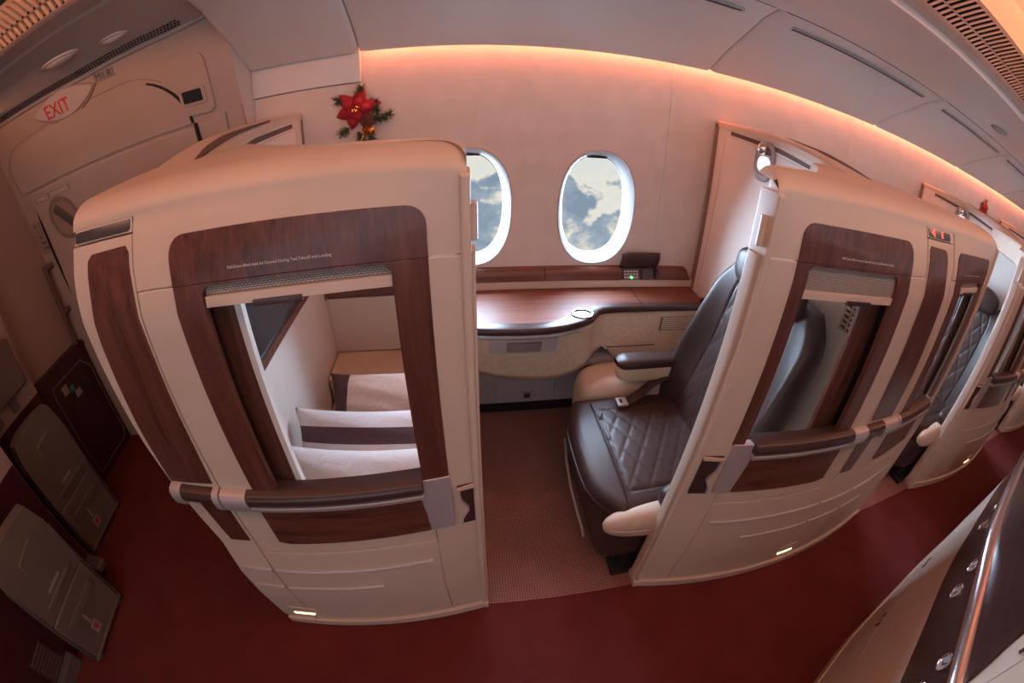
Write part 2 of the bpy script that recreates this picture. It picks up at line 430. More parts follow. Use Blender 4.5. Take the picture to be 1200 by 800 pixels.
for (a, b), lb in zip(bins, binlab):
    t = thing('overhead_bin', (a, 1.2, 1.95), lb, 'luggage bin', 'overhead bins along the side wall')
    bm = bmesh.new()
    rows = []
    xs = [a, a + .004, a + .012, a + .03] + [a + .03 + (b - a - .06) * i / 6 for i in range(1, 6)] + [b - .03, b - .012, b - .004, b]
    for x in xs:
        e = min(x - a, b - x); d = .010 * max(0, 1 - e / .03) ** 2
        rows.append([bm.verts.new((x, y + d * .4, z + d)) for y, z in BIN])
    for r0, r1 in zip(rows, rows[1:]):
        for j in range(len(BIN) - 1): bm.faces.new((r0[j], r0[j + 1], r1[j + 1], r1[j]))
    for r in (rows[0], rows[-1]):                        # end caps
        top = [bm.verts.new((v.co.x, v.co.y, 2.3)) for v in r]
        for j in range(len(r) - 1): bm.faces.new((r[j], r[j + 1], top[j + 1], top[j]))
    link('bin_door', bm, bin_m, t, smooth=True)
    if a > -.5:
        # long recessed grip slot near the upper edge of the door
        sweep('grip_slot', [(a + .14, .758, 2.1885), (b - .13, .758, 2.1885)], [(-.013, -.0015), (.013, -.0085), (.013, -.0045), (-.013, .0025)], black, t, smooth=False)
        sweep('grip_lip', [(a + .13, .742, 2.190), (b - .12, .742, 2.190)], [(-.004, -.006), (.005, -.006), (.005, .003), (-.004, .003)], pearl, t, smooth=False)
# ceiling beyond the bins
cb = bmesh.new(); prof_bm(cb, CEI, -.93, XR)
struct(link('ceiling', cb, bin_m, smooth=True), 'cream ceiling strip between overhead bins and air vent', 'ceiling')
cb = bmesh.new(); prof_bm(cb, [(-.13, 2.435), (-.18, 2.455), (-.25, 2.475), (-.6, 2.50), (-2.2, 2.50), (-3.6, 2.3)], -3.4, XR)
ceil_m = mat('ceiling_white', (.72, .60, .52), .6)
struct(link('ceiling', cb, ceil_m, smooth=True), 'vaulted centre ceiling glowing orange above the aisle', 'ceiling')
cb = bmesh.new(); box_bm(cb, (-3.5, -3.7, 2.62), (XR, 1.5, 2.7))
struct(link('ceiling', cb, black), 'unseen black sheet added above the ceiling against outside light', 'ceiling')  # unseen sheet, only keeps outside light out of the cabin
cb = bmesh.new(); prof_bm(cb, [(1.36, 1.9), (1.36, 2.65)], -3.4, XR); 
struct(link('wall_shell', cb, black), 'unseen outer shell above the side wall, added to block the sun', 'wall')  # out of view, added to stop sunlight above the wall

cb = bmesh.new(); prof_bm(cb, [(-.036, 2.375), (-.045, 2.384), (-.09, 2.414), (-.13, 2.435)], -3.4, XR)
cl_ = link('cove_lamp', cb, mat('cove_lens', (.8, .55, .4), .5, emit=(1.0, .30, .13), es=.48), smooth=True)
tag(cl_, 'glowing orange cove light strip along the vent at upper right', 'cove light')
# air vent strips with louvres
vent_m = mat('vent_cream', (.70, .50, .38), .5)
def vent(name, x0, x1, y0, z0, label, big=1.0):
    t = thing(name, (x0, y0, z0), label, 'air vent')
    # two banks: (y, z) steps
    P = [(y0, z0), (y0 - .012, z0 + .004), (y0 - .05 * big, z0 + .028 * big), (y0 - .06 * big, z0 + .030 * big), (y0 - .145 * big, z0 + .068 * big), (y0 - .165 * big, z0 + .074 * big)]
    bm = bmesh.new(); prof_bm(bm, [(y0 + .02, z0 - .004), P[0], P[1]], x0, x1); prof_bm(bm, [P[2], P[3]], x0, x1); prof_bm(bm, [P[4], P[5]], x0, x1)
    link('vent_frame', bm, vent_m, t)
    bm = bmesh.new(); prof_bm(bm, [(y + .0, z + .02) for y, z in (P[1], P[2], P[4])], x0, x1); link('vent_backing', bm, black, t)
    for (A, B, pitch, w, nm) in ((P[1], P[2], .034, .017, 'short_louvre_bank'), (P[3], P[4], .034, .016, 'long_louvre_bank')):
        bm = bmesh.new(); x = x0
        while x < x1:
            vs = [bm.verts.new(p) for p in ((x, *A), (x + w, *A), (x + w + .012, *B), (x + .012, *B))]
            bm.faces.new(vs)
            us = [bm.verts.new((p.co.x + .004, p.co.y, p.co.z + .014)) for p in vs]
            bm.faces.new((vs[1], vs[2], us[2], us[1]))
            x += pitch
        link(nm, bm, vent_m, t, recalc=False)
    return t
vent('ceiling_vent', -.2, 9.0, .128, 2.302, 'long louvred air vent in the orange lit ceiling at upper right')
vent('ceiling_vent', -3.3, -.75, .34, 2.282, 'louvred air vent at the upper left corner, above the exit door side')
cb = bmesh.new(); prof_bm(cb, [(.205, 2.30), (.15, 2.303)], -.93, XR)
struct(link('trim_7', cb, bin_m), 'cream edge along the right hand vent', 'trim')

# ------------------------------------------------------------------ exit door zone at the front
LZ = [(0, 0), (1.0, 0), (1.3, .02), (1.5, .05), (1.8, .13), (2.0, .2), (2.2, .29), (2.5, .45)]
def hull(x, z): return WY + (x + .9) * .15 - interp(z, LZ) * min(1, max(0, (-.9 - x) / .02 + 1))
def HM(a, b, off): return (a, hull(a, b) - off, b)
TOPZ = [(-3.2, 2.10), (-2.3, 2.133), (-1.64, 2.145), (-1.16, 2.18), (-.92, 2.215)]
def topz(x): return interp(x, TOPZ)
wb = bmesh.new()
n = 24; rows = []
for i in range(n + 1):
    x = -2.62 + (2.62 - .925) * i / n
    rows.append([wb.verts.new(HM(x, topz(x) * j / 26, 0)) for j in range(27)])
for r0, r1 in zip(rows, rows[1:]):
    for j in range(26): wb.faces.new((r0[j], r0[j + 1], r1[j + 1], r1[j]))
struct(link('wall_doorway', wb, door_m, smooth=True), 'beige lining around the emergency exit door', 'wall')
cb = bmesh.new()
for j in range(24):
    z0, z1 = 2.3 * j / 24, 2.3 * (j + 1) / 24
    cb.faces.new([cb.verts.new(p) for p in ((-.926, hull(-.93, z0) - .002, z0), (-.926, hull(-.93, z1) - .002, z1), (-.926, 1.37, z1), (-.926, 1.37, z0))])
struct(link('wall_return', cb, bin_m), 'narrow cream return where the door lining meets the overhead bins', 'wall')
# side return behind bin end and lower panel between doorway and bins
box_lo = thing('closet_panel', (-.9, 1.2, 1.82), 'pale pink panel behind the poinsettia, left of the windows', 'wall panel')
box('panel', (-.925, 1.205, .0), (-.418, 1.224, 1.822), wall_m, box_lo, bevel=.004)
box('panel_top', (-.925, 1.190, 1.8235), (-.415, 1.222, 1.962), bin_m, box_lo, bevel=.004)

dr = thing('door_1', (-1.7, .95, 0), 'large beige emergency exit door with rounded top behind the nearer suite', 'door'); dr['kind'] = 'structure'
up_out = [(-2.37, 1.735), (-2.375, 1.85)] + [(-2.205 - .17 * math.cos(a * PI / 16), 1.85 + .128 * math.sin(a * PI / 16)) for a in range(1, 9)] + [(-1.97, 2.0), (-1.70, 2.016)] + [(-1.45 + .27 * math.sin(a * PI / 24), 1.775 + .25 * math.cos(a * PI / 24)) for a in range(0, 13)]
arc_ = [(-1.45 + .27 * math.sin(a * PI / 24), 1.775 + .25 * math.cos(a * PI / 24)) for a in range(3, 13)]
slab('upper_panel', up_out, -.01, .012, HM, door_m, dr, step=.06, zstep=.06, bevel=.006)
slab('lower_panel', [(-2.30, .05), (-1.17, .05), (-1.16, 1.76), (-2.30, 1.722)], .012, .034, HM, door_m, dr, step=.1, zstep=.08, bevel=.008)
def ringline(nm, lp, w, t0, t1, m, par):
    b_ = bmesh.new()
    for (x0, z0), (x1, z1) in zip(lp, lp[1:]):
        l = math.hypot(x1 - x0, z1 - z0) or 1; nx, nz = -(z1 - z0) / l * w, (x1 - x0) / l * w
        slab_bm(b_, [[(x0 - nx, z0 - nz), (x1 - nx, z1 - nz), (x1 + nx, z1 + nz), (x0 + nx, z0 + nz)]], t0, t1, HM, step=0)
    return link(nm, b_, m, par)
ringline('arch_gap', [(a + .006, b + .004) for a, b in arc_], .0032, -.004, .0150, black, dr)
ringline('arch_outline', [(-2.39, 1.735), (-2.402, 1.85)] + [(-2.205 - .197 * math.cos(a * PI / 16), 1.85 + .152 * math.sin(a * PI / 16)) for a in range(1, 9)] + [(-1.97, 2.026), (-1.70, 2.042)] + [(-1.45 + .297 * math.sin(a * PI / 24), 1.775 + .276 * math.cos(a * PI / 24)) for a in range(0, 6)], .0022, .0, .003, dark_wall_m, dr)
ringline('door_gap', [(-1.155, 1.60), (-1.154, 1.775)], .003, .013, .036, black, dr)
ringline('door_gap', [(-2.31, 1.0), (-2.306, 1.715)], .0025, .0, .014, black, dr)
# recessed rotary handle
slab('handle_recess', ell(-2.10, 1.53, .115, .125, 32), .030, .037, HM, noisy(mat('recess_brown', (.22, .17, .14), .5), 4, (.22, .17, .14), (.25, .19, .16)), dr, step=.03)
slab('handle_recess_floor', ell(-2.10, 1.53, .09, .10, 32), .036, .0385, HM, dark_wall_m, dr, step=.03)
hd = slab('handle_lever', [(-2.15, 1.585), (-2.115, 1.615), (-2.02, 1.50), (-2.05, 1.465)], .039, .058, HM, mat('lever_grey', (.10, .09, .085), .4), dr, step=.03, bevel=.004)
slab('caption_plate', [(-2.27, 1.655), (-1.97, 1.662), (-1.97, 1.695), (-2.27, 1.688)], .034, .0358, HM, sticker, dr, step=.05)
text_mesh('handle_text', 'ARMED  DISARMED', .032, lambda a, b, o: HM(-2.12 + a, 1.675 + b + a * .02, .036 + o), text_grey, dr)
# frame pieces right of the door
slab('door_frame_panel', [(-1.150, 1.60), (-1.02, 1.60), (-1.01, 1.795), (-1.150, 1.772)], 0, .014, HM, door_m, None, step=.05, bevel=.004)
tag(bpy.data.objects['door_frame_panel'], 'small square beige cover right of the exit door shoulder', 'cover panel')
slab('door_frame_panel', [(-1.0, 1.60), (-.93, 1.60), (-.93, 1.805), (-1.0, 1.798)], 0, .014, HM, door_m, None, step=.05, bevel=.004)
tag(bpy.data.objects['door_frame_panel.001'], 'narrow beige cover below the end of the first overhead bin', 'cover panel')
cp_ = thing('camera_panel', (-1.12, 1.0, 1.9), 'tall rounded beige panel with small dark camera window beside the exit door', 'panel')
slab('cover', rr(-1.20, 1.81, -1.045, 2.075, .035), 0, .016, HM, door_m, cp_, step=.04, zstep=.05, bevel=.006)
slab('frame', rr(-1.195, 1.855, -1.07, 1.935, .012), .014, .022, HM, door_m, cp_, step=.04, bevel=.003)
slab('dark_window', rr(-1.18, 1.867, -1.087, 1.922, .006), .020, .025, HM, screen, cp_, step=.04)
ex = thing('exit_sign', (-1.8, .85, 2.07), 'lens shaped white sign with red EXIT letters above the door', 'sign')
lens = []
for i in range(13):
    t = i / 12; lens.append((-2.03 + .42 * t, 2.075 - .075 * math.sin(PI * t) ** .8 + .02 * t))
for i in range(1, 12):
    t = 1 - i / 12; lens.append((-2.03 + .42 * t, 2.08 + .046 * math.sin(PI * t) + .02 * t))
rim = [(a + (a + 1.82) * .06, 2.085 + (b - 2.085) * 1.22) for a, b in lens]
slab('lens_rim', rim, .0, .010, HM, dark_wall_m, ex, step=.04, bevel=.003)
slab('lens_plate', lens, .0, .016, HM, sign_m, ex, step=.04, bevel=.004)
text_mesh('exit_text', 'EXIT', .095, lambda a, b, o: HM(-1.862 + a * .88, 2.062 + b, .0165 + o), exit_red, ex, t=.001, bold=.010)
pl_ = thing('door_placard', (-1.54, .87, 2.118), 'small white M1 R placard right of the exit sign', 'placard')
slab('plate', rr(-1.60, 2.098, -1.485, 2.138, .004), 0, .004, HM, sticker, pl_, step=.05)
text_mesh('placard_text', 'M1', .046, lambda a, b, o: HM(-1.560 + a, 2.117 + b, .0045 + o), text_dark, pl_, bold=-.006)
text_mesh('placard_text', 'R', .046, lambda a, b, o: HM(-1.506 + a, 2.117 + b, .0045 + o), text_dark, pl_, bold=-.006)
# operating text block on the forward post and grab handle
slab('text_placard', [(-2.455, 1.365), (-2.335, 1.365), (-2.322, 1.56), (-2.432, 1.56)], 0, .003, HM, mat('etched_plate', (.36, .27, .23), .5), None, step=.05)
tp = tag(bpy.data.objects['text_placard'], 'small etched instruction plate on the post left of the exit door', 'placard')
bmx = bmesh.new()
for i in range(5):
    z = 1.39 + i * .035
    slab_bm(bmx, [[(-2.435 + .004 * i, z), (-2.35 + .004 * i, z), (-2.35 + .004 * i, z + .018), (-2.435 + .004 * i, z + .018)]], .003, .004, HM, step=0)
link('etched_lines', bmx, mat('etched_dark', (.20, .13, .11), .6), tp)
gb = thing('grab_handle', (-2.42, .95, 1.0), 'long vertical brown grab bar beside the exit door', 'grab bar')
gm = mat('grab_brown', (.15, .095, .08), .45)
def gp(z, off): return (-2.405 - .02 * (1.28 - z), hull(-2.42, z) - off, z)
tube('bar', [gp(z, .06) for z in (1.30, 1.15, 1.0, .85, .75)], .014, gm, gb, up=(1, 0, 0))
for z in (1.29, 1.0, .765):
    tube('bracket', [gp(z, -.01), gp(z, .065)], .02, gm, gb, n=12)

# front ceiling over the door zone
cb = bmesh.new(); rows = []
FC = [(0, .0), (.08, .03), (.16, .05)]
n = 20
for i in range(n + 1):
    x = -3.4 + (3.4 - .93) * i / n
    yt = hull(min(x, -.93), topz(x)); zt = topz(x)
    rows.append([cb.verts.new(p) for p in ((x, yt + .01, zt), (x, yt - .012, zt - .006), (x, yt - .02, zt + .006), (x, yt - .10, zt + .035), (x, .62, 2.235), (x, .60, 2.243), (x, .47, 2.262), (x, .455, 2.272), (x, .35, 2.280))])
for r0, r1 in zip(rows, rows[1:]):
    for j in range(8): cb.faces.new((r0[j], r0[j + 1], r1[j + 1], r1[j]))
fc_m = noisy(mat('front_ceiling', (.45, .39, .36), .5), 3, (.45, .39, .36), (.48, .41, .38))
struct(link('ceiling', cb, fc_m, smooth=True, ang=25), 'brownish ceiling panel above the exit door', 'ceiling')
# perforated strip
bm = bmesh.new()
for r in range(3):
    for i in range(110):
        x = -2.9 + i * .0165 + (r % 2) * .008
        yt = hull(x, topz(x)); zt = topz(x)
        y = yt - .036 - r * .016; z = zt + .006 + (yt - .02 - y) * .36
        box_bm(bm, (x, y - .005, z - .0025), (x + .009, y + .005, z + .004))
struct(link('trim_8', bm, black), 'dark perforated air strip along the ceiling above the exit door', 'air strip')
sv = thing('small_vent', (-1.85, .72, 2.2), 'small oval louvre on the ceiling above the exit sign', 'air vent')
bm = bmesh.new()
for i in range(9):
    h = .028 * math.sqrt(1 - ((i - 4) / 5) ** 2); x = -1.80 + i * .018
    box_bm(bm, (x, .68 - h, 2.216), (x + .008, .68 + h, 2.222))
link('louvres', bm, black, sv)
for (x, y, r, lb) in ((-1.58, .64, .070, 'larger round ceiling light above the exit door'), (-1.33, .72, .045, 'smaller round ceiling light nearer the first overhead bin')):
    t = thing('ceiling_light', (x, y, 2.21), lb, 'ceiling light')
    grid('dome', lambda u, v, x=x, y=y, r=r: (x + r * 1.5 * math.sin(v * PI / 2) * math.cos(2 * PI * u), y + r * .62 * math.sin(v * PI / 2) * math.sin(2 * PI * u), 2.222 - .026 * math.cos(v * PI / 2)), 28, 6, pearl if r > .07 else bin_m, t, closed_u=True)
    grid('rim', lambda u, v, x=x, y=y, r=r: (x + (r * 1.5 + .012 * math.cos(v * 2 * PI)) * math.cos(2 * PI * u), y + (r * .62 + .010 * math.cos(v * 2 * PI)) * math.sin(2 * PI * u), 2.218 + .006 * math.sin(v * 2 * PI)), 28, 8, bin_m, t, closed_u=True)
t = thing('ceiling_light', (2.98, .48, 2.24), 'oval ceiling light between overhead bins and right vent', 'ceiling light')
grid('dome', lambda u, v: (2.98 + .11 * math.sin(v * PI / 2) * math.cos(2 * PI * u), .50 + .05 * math.sin(v * PI / 2) * math.sin(2 * PI * u), 2.246 - .022 * math.cos(v * PI / 2)), 28, 6, pearl, t, closed_u=True)

# ------------------------------------------------------------------ forward bulkhead, cabinet and crew seats
def XM(X): return lambda a, b, off: (X + off, a, b)
struct(box('wall_bulkhead', (-2.56, .44, 0), (-2.45, 1.25, 2.25), dark_wall_m), 'brown bulkhead left of the exit door', 'wall')
struct(box('wall_bulkhead', (-2.56, -.04, 0), (-2.30, .445, 2.27), dark_wall_m), 'brown bulkhead behind the farther crew seat', 'wall')
struct(box('wall_bulkhead', (-2.56, -3.6, 0), (-1.99, -.045, 2.30), dark_wall_m), 'brown bulkhead behind the nearer crew seat', 'wall')
cab = thing('maroon_cabinet', (-2.42, .75, 0), 'dark maroon floor cabinet with pale outline and stickers', 'cabinet')
box('body', (-2.45, .50, 0), (-2.395, .985, .79), maroon, cab, bevel=.004)
XC = XM(-2.395)
ol = [(.585, .05), (.935, .05), (.965, .10), (.965, .62), (.90, .70), (.60, .70), (.585, .68)]
def inset(lp, d):
    cx = sum(p[0] for p in lp) / len(lp); cz = sum(p[1] for p in lp) / len(lp)
    return [(x + (d if x < cx else -d), z + (d if z < cz else -d)) for x, z in lp]
bm = bmesh.new(); slab_bm(bm, [ol, inset(ol, .008)], 0, .003, XC, step=0)
link('outline', bm, mat('outline_grey', (.16, .12, .12), .4), cab)
slab('sticker', [(.66, .60), (.71, .60), (.71, .66), (.66, .66)], 0, .002, XC, sticker, cab, step=0)
slab('sticker', [(.72, .585), (.76, .585), (.76, .625), (.72, .625)], 0, .002, XC, green_st, cab, step=0)
slab('sticker', [(.745, .53), (.80, .53), (.80, .575), (.745, .575)], 0, .002, XC, sticker, cab, step=0)
slab('latch', ell(.865, .56, .03, .035, 20), 0, .006, XC, mat('latch_dark', (.06, .05, .05), .3, .6), cab, step=0, bevel=.002)
for nm, X, y0, y1, lb in (('trim_9', -1.985, -1.6, -.05, 'dark maroon lower panel behind the nearer crew seat'), ('trim_10', -2.295, -.04, .44, 'dark maroon lower panel behind the farther crew seat')):
    o = box(nm, (X - .01, y0, 0), (X + .004, y1, .80), maroon); struct(o, lb, 'panel')
def crew_seat(X, y0, y1, zt, lb):
    t = thing('crew_jump_seat', (X, (y0 + y1) / 2, 0), lb, 'crew seat', 'folded crew seats on the bulkhead')
    m = XM(X)
    back = [(y0, .35), (y1, .35), (y1 + .004, zt - .12), (y1 - .03, zt)] + [(y1 - .03 - (y1 - y0 - .05) * i / 5, zt + .012 * math.sin(PI * i / 5)) for i in range(1, 5)] + [(y0 + .02, zt - .01), (y0 - .004, zt - .10)]
    slab('backrest', back, -.07, .0, m, crew_m, t, step=0, bevel=.012)
    slab('seat_pan', [(y0, .035), (y1, .035), (y1, .345), (y0, .345)], -.07, .004, m, crew_m, t, step=0, bevel=.010)
    slab('lift_ridge', [(y0 + .06, .395), (y1 - .06, .395), (y1 - .06, .418), (y0 + .06, .418)], .0, .016, m, crew_m, t, step=0, bevel=.004)
    slab('pull_ledge', [(y0 + .05, .235), (y1 - .05, .235), (y1 - .05, .275), (y0 + .05, .275)], .002, .020, m, crew_m, t, step=0, bevel=.005)
    slab('frame_rail', [(y0 - .006, .03), (y1 + .006, .03), (y1 + .006, .045), (y0 - .006, .045)], -.06, .012, m, silver_d, t, step=0, bevel=.003)
    for yy in (y0 - .008, y1 + .002):
        slab('side_rail', [(yy, .03), (yy + .006, .03), (yy + .006, zt - .15), (yy, zt - .15)], -.075, .005, m, silver_d, t, step=0)
    for yy in (y0 + .01, y1 - .045):
        slab('foot', [(yy, .0), (yy + .035, .0), (yy + .035, .036), (yy, .036)], -.05, -.005, m, silver_d, t, step=0, bevel=.003)
    slab('mount', [(y0 + .03, .0), (y1 - .03, .0), (y1 - .03, zt - .1), (y0 + .03, zt - .1)], -.19, -.068, m, maroon, t, step=0)
    slab('handle_groove', [(y0 + .12, zt - .17), (y0 + .124, zt - .17), (y0 + .124, zt - .11), (y1 - .12, zt - .09), (y1 - .12, zt - .094), (y0 + .13, zt - .115)], 0, .002, m, dark_wall_m, t, step=0)
    slab('sticker', [(y0 + .13, .43), (y1 - .13, .43), (y1 - .13, .445), (y0 + .13, .445)], 0, .002, m, sticker, t, step=0)
    slab('sticker', [(y0 + .14, .16), (y0 + .155, .16), (y0 + .155, .25), (y0 + .14, .25)], .012, .0135, m, sticker, t, step=0)
    st = slab('sticker', [(y0 + .125, .085), (y0 + .175, .085), (y0 + .175, .145), (y0 + .125, .145)], .004, .006, m, sticker, t, step=0)
    slab('red_mark', [(y0 + .137, .10), (y0 + .165, .10), (y0 + .165, .132), (y0 + .137, .132)], .006, .007, m, sticker_red, st, step=0)
    return t
silver_d = mat('worn_metal', (.16, .13, .12), .45, .4)
crew_seat(-1.79, -.535, -.165, .745, 'folded grey crew seat at lower left corner, the nearer one')
crew_seat(-2.12, .045, .395, .79, 'folded grey crew seat beside the maroon cabinet, the farther one')
hr = thing('crew_headrest', (-2.29, .2, .9), 'grey padded headrest panel above the farther crew seat', 'headrest')
box('cushion', (-2.30, .02, .90), (-2.25, .40, 1.16), crew_m, hr, bevel=.015)
box('strap', (-2.30, .10, .83), (-2.275, .15, .92), crew_m, hr, bevel=.004)
box('strap', (-2.30, .24, .83), (-2.275, .29, .92), crew_m, hr, bevel=.004)
sb = thing('crew_step', (-2.05, -.02, .1), 'small silver bracket between the two folded crew seats', 'bracket')
box('bracket_plate', (-2.18, -.115, .13), (-1.86, -.045, .17), silver_d, sb, bevel=.005)
vg = thing('floor_grille', (-1.98, -.75, .1), 'brown slatted air grille low on the bulkhead at lower left', 'grille')
boxes('slats', [((-1.981, -.76, .10 + i * .022), (-1.970, -.62, .112 + i * .022)) for i in range(8)], mat('grille_brown', (.10, .06, .05), .5), vg)
box('grille_plate', (-1.982, -.775, .09), (-1.976, -.605, .28), maroon, vg)
struct(box('baseboard_fore', (-1.99, -3.5, 0), (-1.93, -.575, .085), silver_d, bevel=.004), 'dull metal baseboard at the foot of the bulkhead', 'baseboard')

# ------------------------------------------------------------------ suite enclosures
AZ = [(0, .085), (.3, .1), (.45, .1), (.65, .085), (.9, .08), (1.4, .06), (1.5, .035), (1.56, .01), (1.62, -.02)]
def yface(d, z):
    u = (d - .71) / .715
    return -interp(z, AZ) * max(1 - u * u, -.3)

def enclosure(X0, sg, full, label, partlabel, led=None):
    """a run of suite wall starting at a door opening at X0 and going along sg*x; full = second door panel too"""
    S = lambda a, b, off: (X0 + sg * a, yface(a, b) - off, b)
    slab = lambda nm, lp, t0, t1, mp, mt, par=None, **k: globals()['slab'](nm, lp, t0, t1, mp, mt, par, **{**dict(zstep=.05), **k})
    multi = lambda nm, lp, t0, t1, mp, mt, par=None, **k: globals()['multi'](nm, lp, t0, t1, mp, mt, par, **{**dict(zstep=.05), **k})
    t = thing('suite_enclosure', (X0, 0, 0), label, 'suite wall', 'suite walls with doors along the aisle')
    def seglabel(o, s): o['label'] = s; return o
    # ---- cream shell of one door panel; e = distance along from this panel's free edge, m maps e -> d
    def door_panel(m, L, wo0, wo1, op0, op1, zb, seam, first, far=False):
        P = lambda lst: [(m(a), b) for a, b in lst]
        multi('door_panel', [
            P([(0, .055), (.126, .055), (.133, .30), (.126, .663), (.112, .668), (.112, 1.449), (0, 1.449)]),
            P([(.130, .055), (L, .055), (L, .597), (.131, .600), (.137, .30)]),
            P([(.131, .604), (L, .601), (L, 1.449), (op1 + .02, 1.449), (op1 + .02, .89), (.116, .885), (.116, .672), (.131, .665)]),
        ], -.020, 0, S, cream, t, bevel=.0022)
        multi('plinth', [P([(0, .0), (L, .0), (L, .05), (0, .05)])], -.042, .012, S, peach, t, bevel=.005)
        # wood surround of the window
        q = .035
        pl = [(wo0, 1.452), (wo1, 1.452), (wo1, 1.545 - q)] + [(wo1 - q + q * math.cos(a * PI / 12), 1.545 - q + q * math.sin(a * PI / 12)) for a in range(0, 7)] + [(wo0 + q - q * math.cos((6 - a) * PI / 12), 1.545 - q + q * math.sin((6 - a) * PI / 12)) for a in range(0, 7)]
        plate = slab('wood_header', P(pl), -.014, .0045, S, wood_v, t, bevel=.0015)
        fr = [(wo0, .885), (op0, .885), (op0, 1.432), (op0 + .012, 1.444), (op1 - .012, 1.444), (op1, 1.432), (op1, .885), (wo1, .885), (wo1, 1.4505), (wo0, 1.4505)]
        slab('window_frame', P(fr), -.014, .0035, S, wood_v, t, bevel=.0015)
        if wo1 - wo0 > .3:
            text_mesh('window_text', 'Pull-Down Blind must be Opened During Taxi,Takeoff and Landing', (.0078 if sg < 0 else .0088) if L > .6 else .0075,
                      lambda a, b, o: S(m(.0) + (m(1) - m(0)) * ((wo0 + wo1) / 2 + .015) + sg * a * .98, 1.474 + b, .005 + o), text_grey, plate, t=.0004, bold=.010)
        # rolled blind: woven net, bar and pull
        bl = slab('window_blind', P([(op0 + .002, zb + .022), (op1 - .002, zb + .022), (op1 - .002, 1.4438), (op0 + .002, 1.4438)]), -.012, -.008, S, net_m, t)
        br = slab('blind_bar', P([(op0 + .002, zb), (op1 - .002, zb), (op1 - .002, zb + .021), (op0 + .002, zb + .021)]), -.016, -.002, S, peach, bl, bevel=.002)
        pm = (op0 + op1) / 2 + .03
        slab('blind_pull', P([(pm - .05, zb - .006), (pm + .05, zb - .006), (pm + .05, zb + .006), (pm - .05, zb + .006)]), -.010, .003, S, wood_c, bl, bevel=.002)
        # inner upright board seen through the window
        w_ = .034 if sg < 0 else .078
        ib = [(op1 - w_, .60), (op1 + .065, .60), (op1 + .065, 1.5), (op1 - w_, 1.5)] if not far else [(op0 - .120, .60), (op0 - .015, .60), (op0 - .015, 1.5), (op0 - .120, 1.5)]
        slab('inner_board', P(ib), -.066, -.050, S, wood_v, t, bevel=.003)
        slab('board_gap_shade', P([(op1 + .019, .61), (op1 + .064, .61), (op1 + .064, 1.5), (op1 + .019, 1.5)] if not far else [(op0 - .119, .61), (op0 - .112, .61), (op0 - .112, 1.5), (op0 - .119, 1.5)]), -.0495, -.046, S, black, t)  # black strip painted in for the shade between frame and board
        if sg < 0: slab('inner_post', P([(op1 - .050, .55), (op1 - .0345, .55), (op1 - .0345, 1.52), (op1 - .050, 1.52)]), -.070, -.052, S, white_panel, t, bevel=.002)
        sh = 0.0 if sg < 0 else .034
        # silver corner plate, lower wood, trims
        slab('corner_plate', P([(a + sh, b) for a, b in ((.070, .667), (.134, .664), (.150, .835), (.150, .888), (.066, .888), (.066, .70))]), -.01, .007, S, silver, t, bevel=.003)
        lw = [(.137, .663), (op1 + .065, .652), (op1 + .085, .67), (op1 + .085, .842), (.137, .842)]
        slab('wood_panel', P([(.139 + sh, .664), (op1 + .05, .652), (op1 + .085, .662), (op1 + .085, .848), (.155 + sh, .848), (.146 + sh, .82)]), -.01, .004, S, wood_h, t, bevel=.0015)
        sweep_tr('trim_line', m, .155, L - .008, .492, .011)
        sweep_tr('trim_line', m, .335, L - .008, .372, .010)
        # padded handrail with silver ledge
        sweep_s('handrail_ledge', m, .135 + sh, op1 + .09, [(0, .838), (.026, .838), (.030, .844), (.030, .857), (0, .859)], silver)
        sweep_s('handrail', m, .135 + sh, op1 + .09, [(0, .860), (.022, .859), (.030, .866), (.033, .877), (.030, .890), (.020, .899), (-.03, .903)], pad_b)
        sweep_s('handrail_joint', m, op1 + .091, L - .003, [(-.002, .838), (.026, .838), (.032, .850), (.034, .877), (.031, .892), (.021, .901), (-.004, .904)], silver)
        # recessed door latch
        x0, x1 = (.006, .056) if first == 'L' else (.020, .090)
        rec = slab('latch_recess', P(rr(x0, .662, x1, .838, .006)), .0002, .0022, S, pad_b, t, step=.02)
        wv = [(x1 - .008 - .020 * math.exp(-((z - .735) / .030) ** 2) * 1.0, z) for z in [.665 + .0085 * i for i in range(20)]]
        slab('latch_cheek', P([(x1, .664)] + [(x1, .836)] + wv[::-1]), .002, .0065, S, peach, rec, step=.02)
        slab('latch_lip', P([(a + .002, b) for a, b in wv] + [(a - .002, b) for a, b in wv[::-1]]), .002, .010, S, silver, rec, step=.02)
        slab('latch_top', P([(x0, .826), (x1, .822), (x1, .830), (x0, .838)]), .002, .010, S, peach, rec, step=.02)
    def sweep_s(nm, m, a, b, prof, mt):
        bm = bmesh.new(); n = max(2, int(abs(b - a) / .04)); rows = []
        for i in range(n + 1):
            d = m(a + (b - a) * i / n); rows.append([bm.verts.new(S(d, z, o)) for o, z in prof])
        k = len(prof)
        for r0, r1 in zip(rows, rows[1:]):
            for j in range(k): bm.faces.new((r0[j], r0[(j + 1) % k], r1[(j + 1) % k], r1[j]))
        bm.faces.new(rows[0]); bm.faces.new(rows[-1][::-1])
        return link(nm, bm, mt, t, smooth=True, bevel=.0015)
    def sweep_tr(nm, m, a, b, z, h):
        sweep_s(nm, m, a, b, [(-.002, z - h / 2), (.005, z - h / 2), (.0085, z), (.005, z + h / 2), (-.002, z + h / 2)], silver)

    door_panel(lambda e: e, .688, .070 if sg < 0 else .095, .583, .135, .512, 1.402 if sg < 0 else 1.358, True, 'L' if sg < 0 else 'R')
    # ---- narrow column with wood inlay and number display
    c1 = .90 if not full else .905
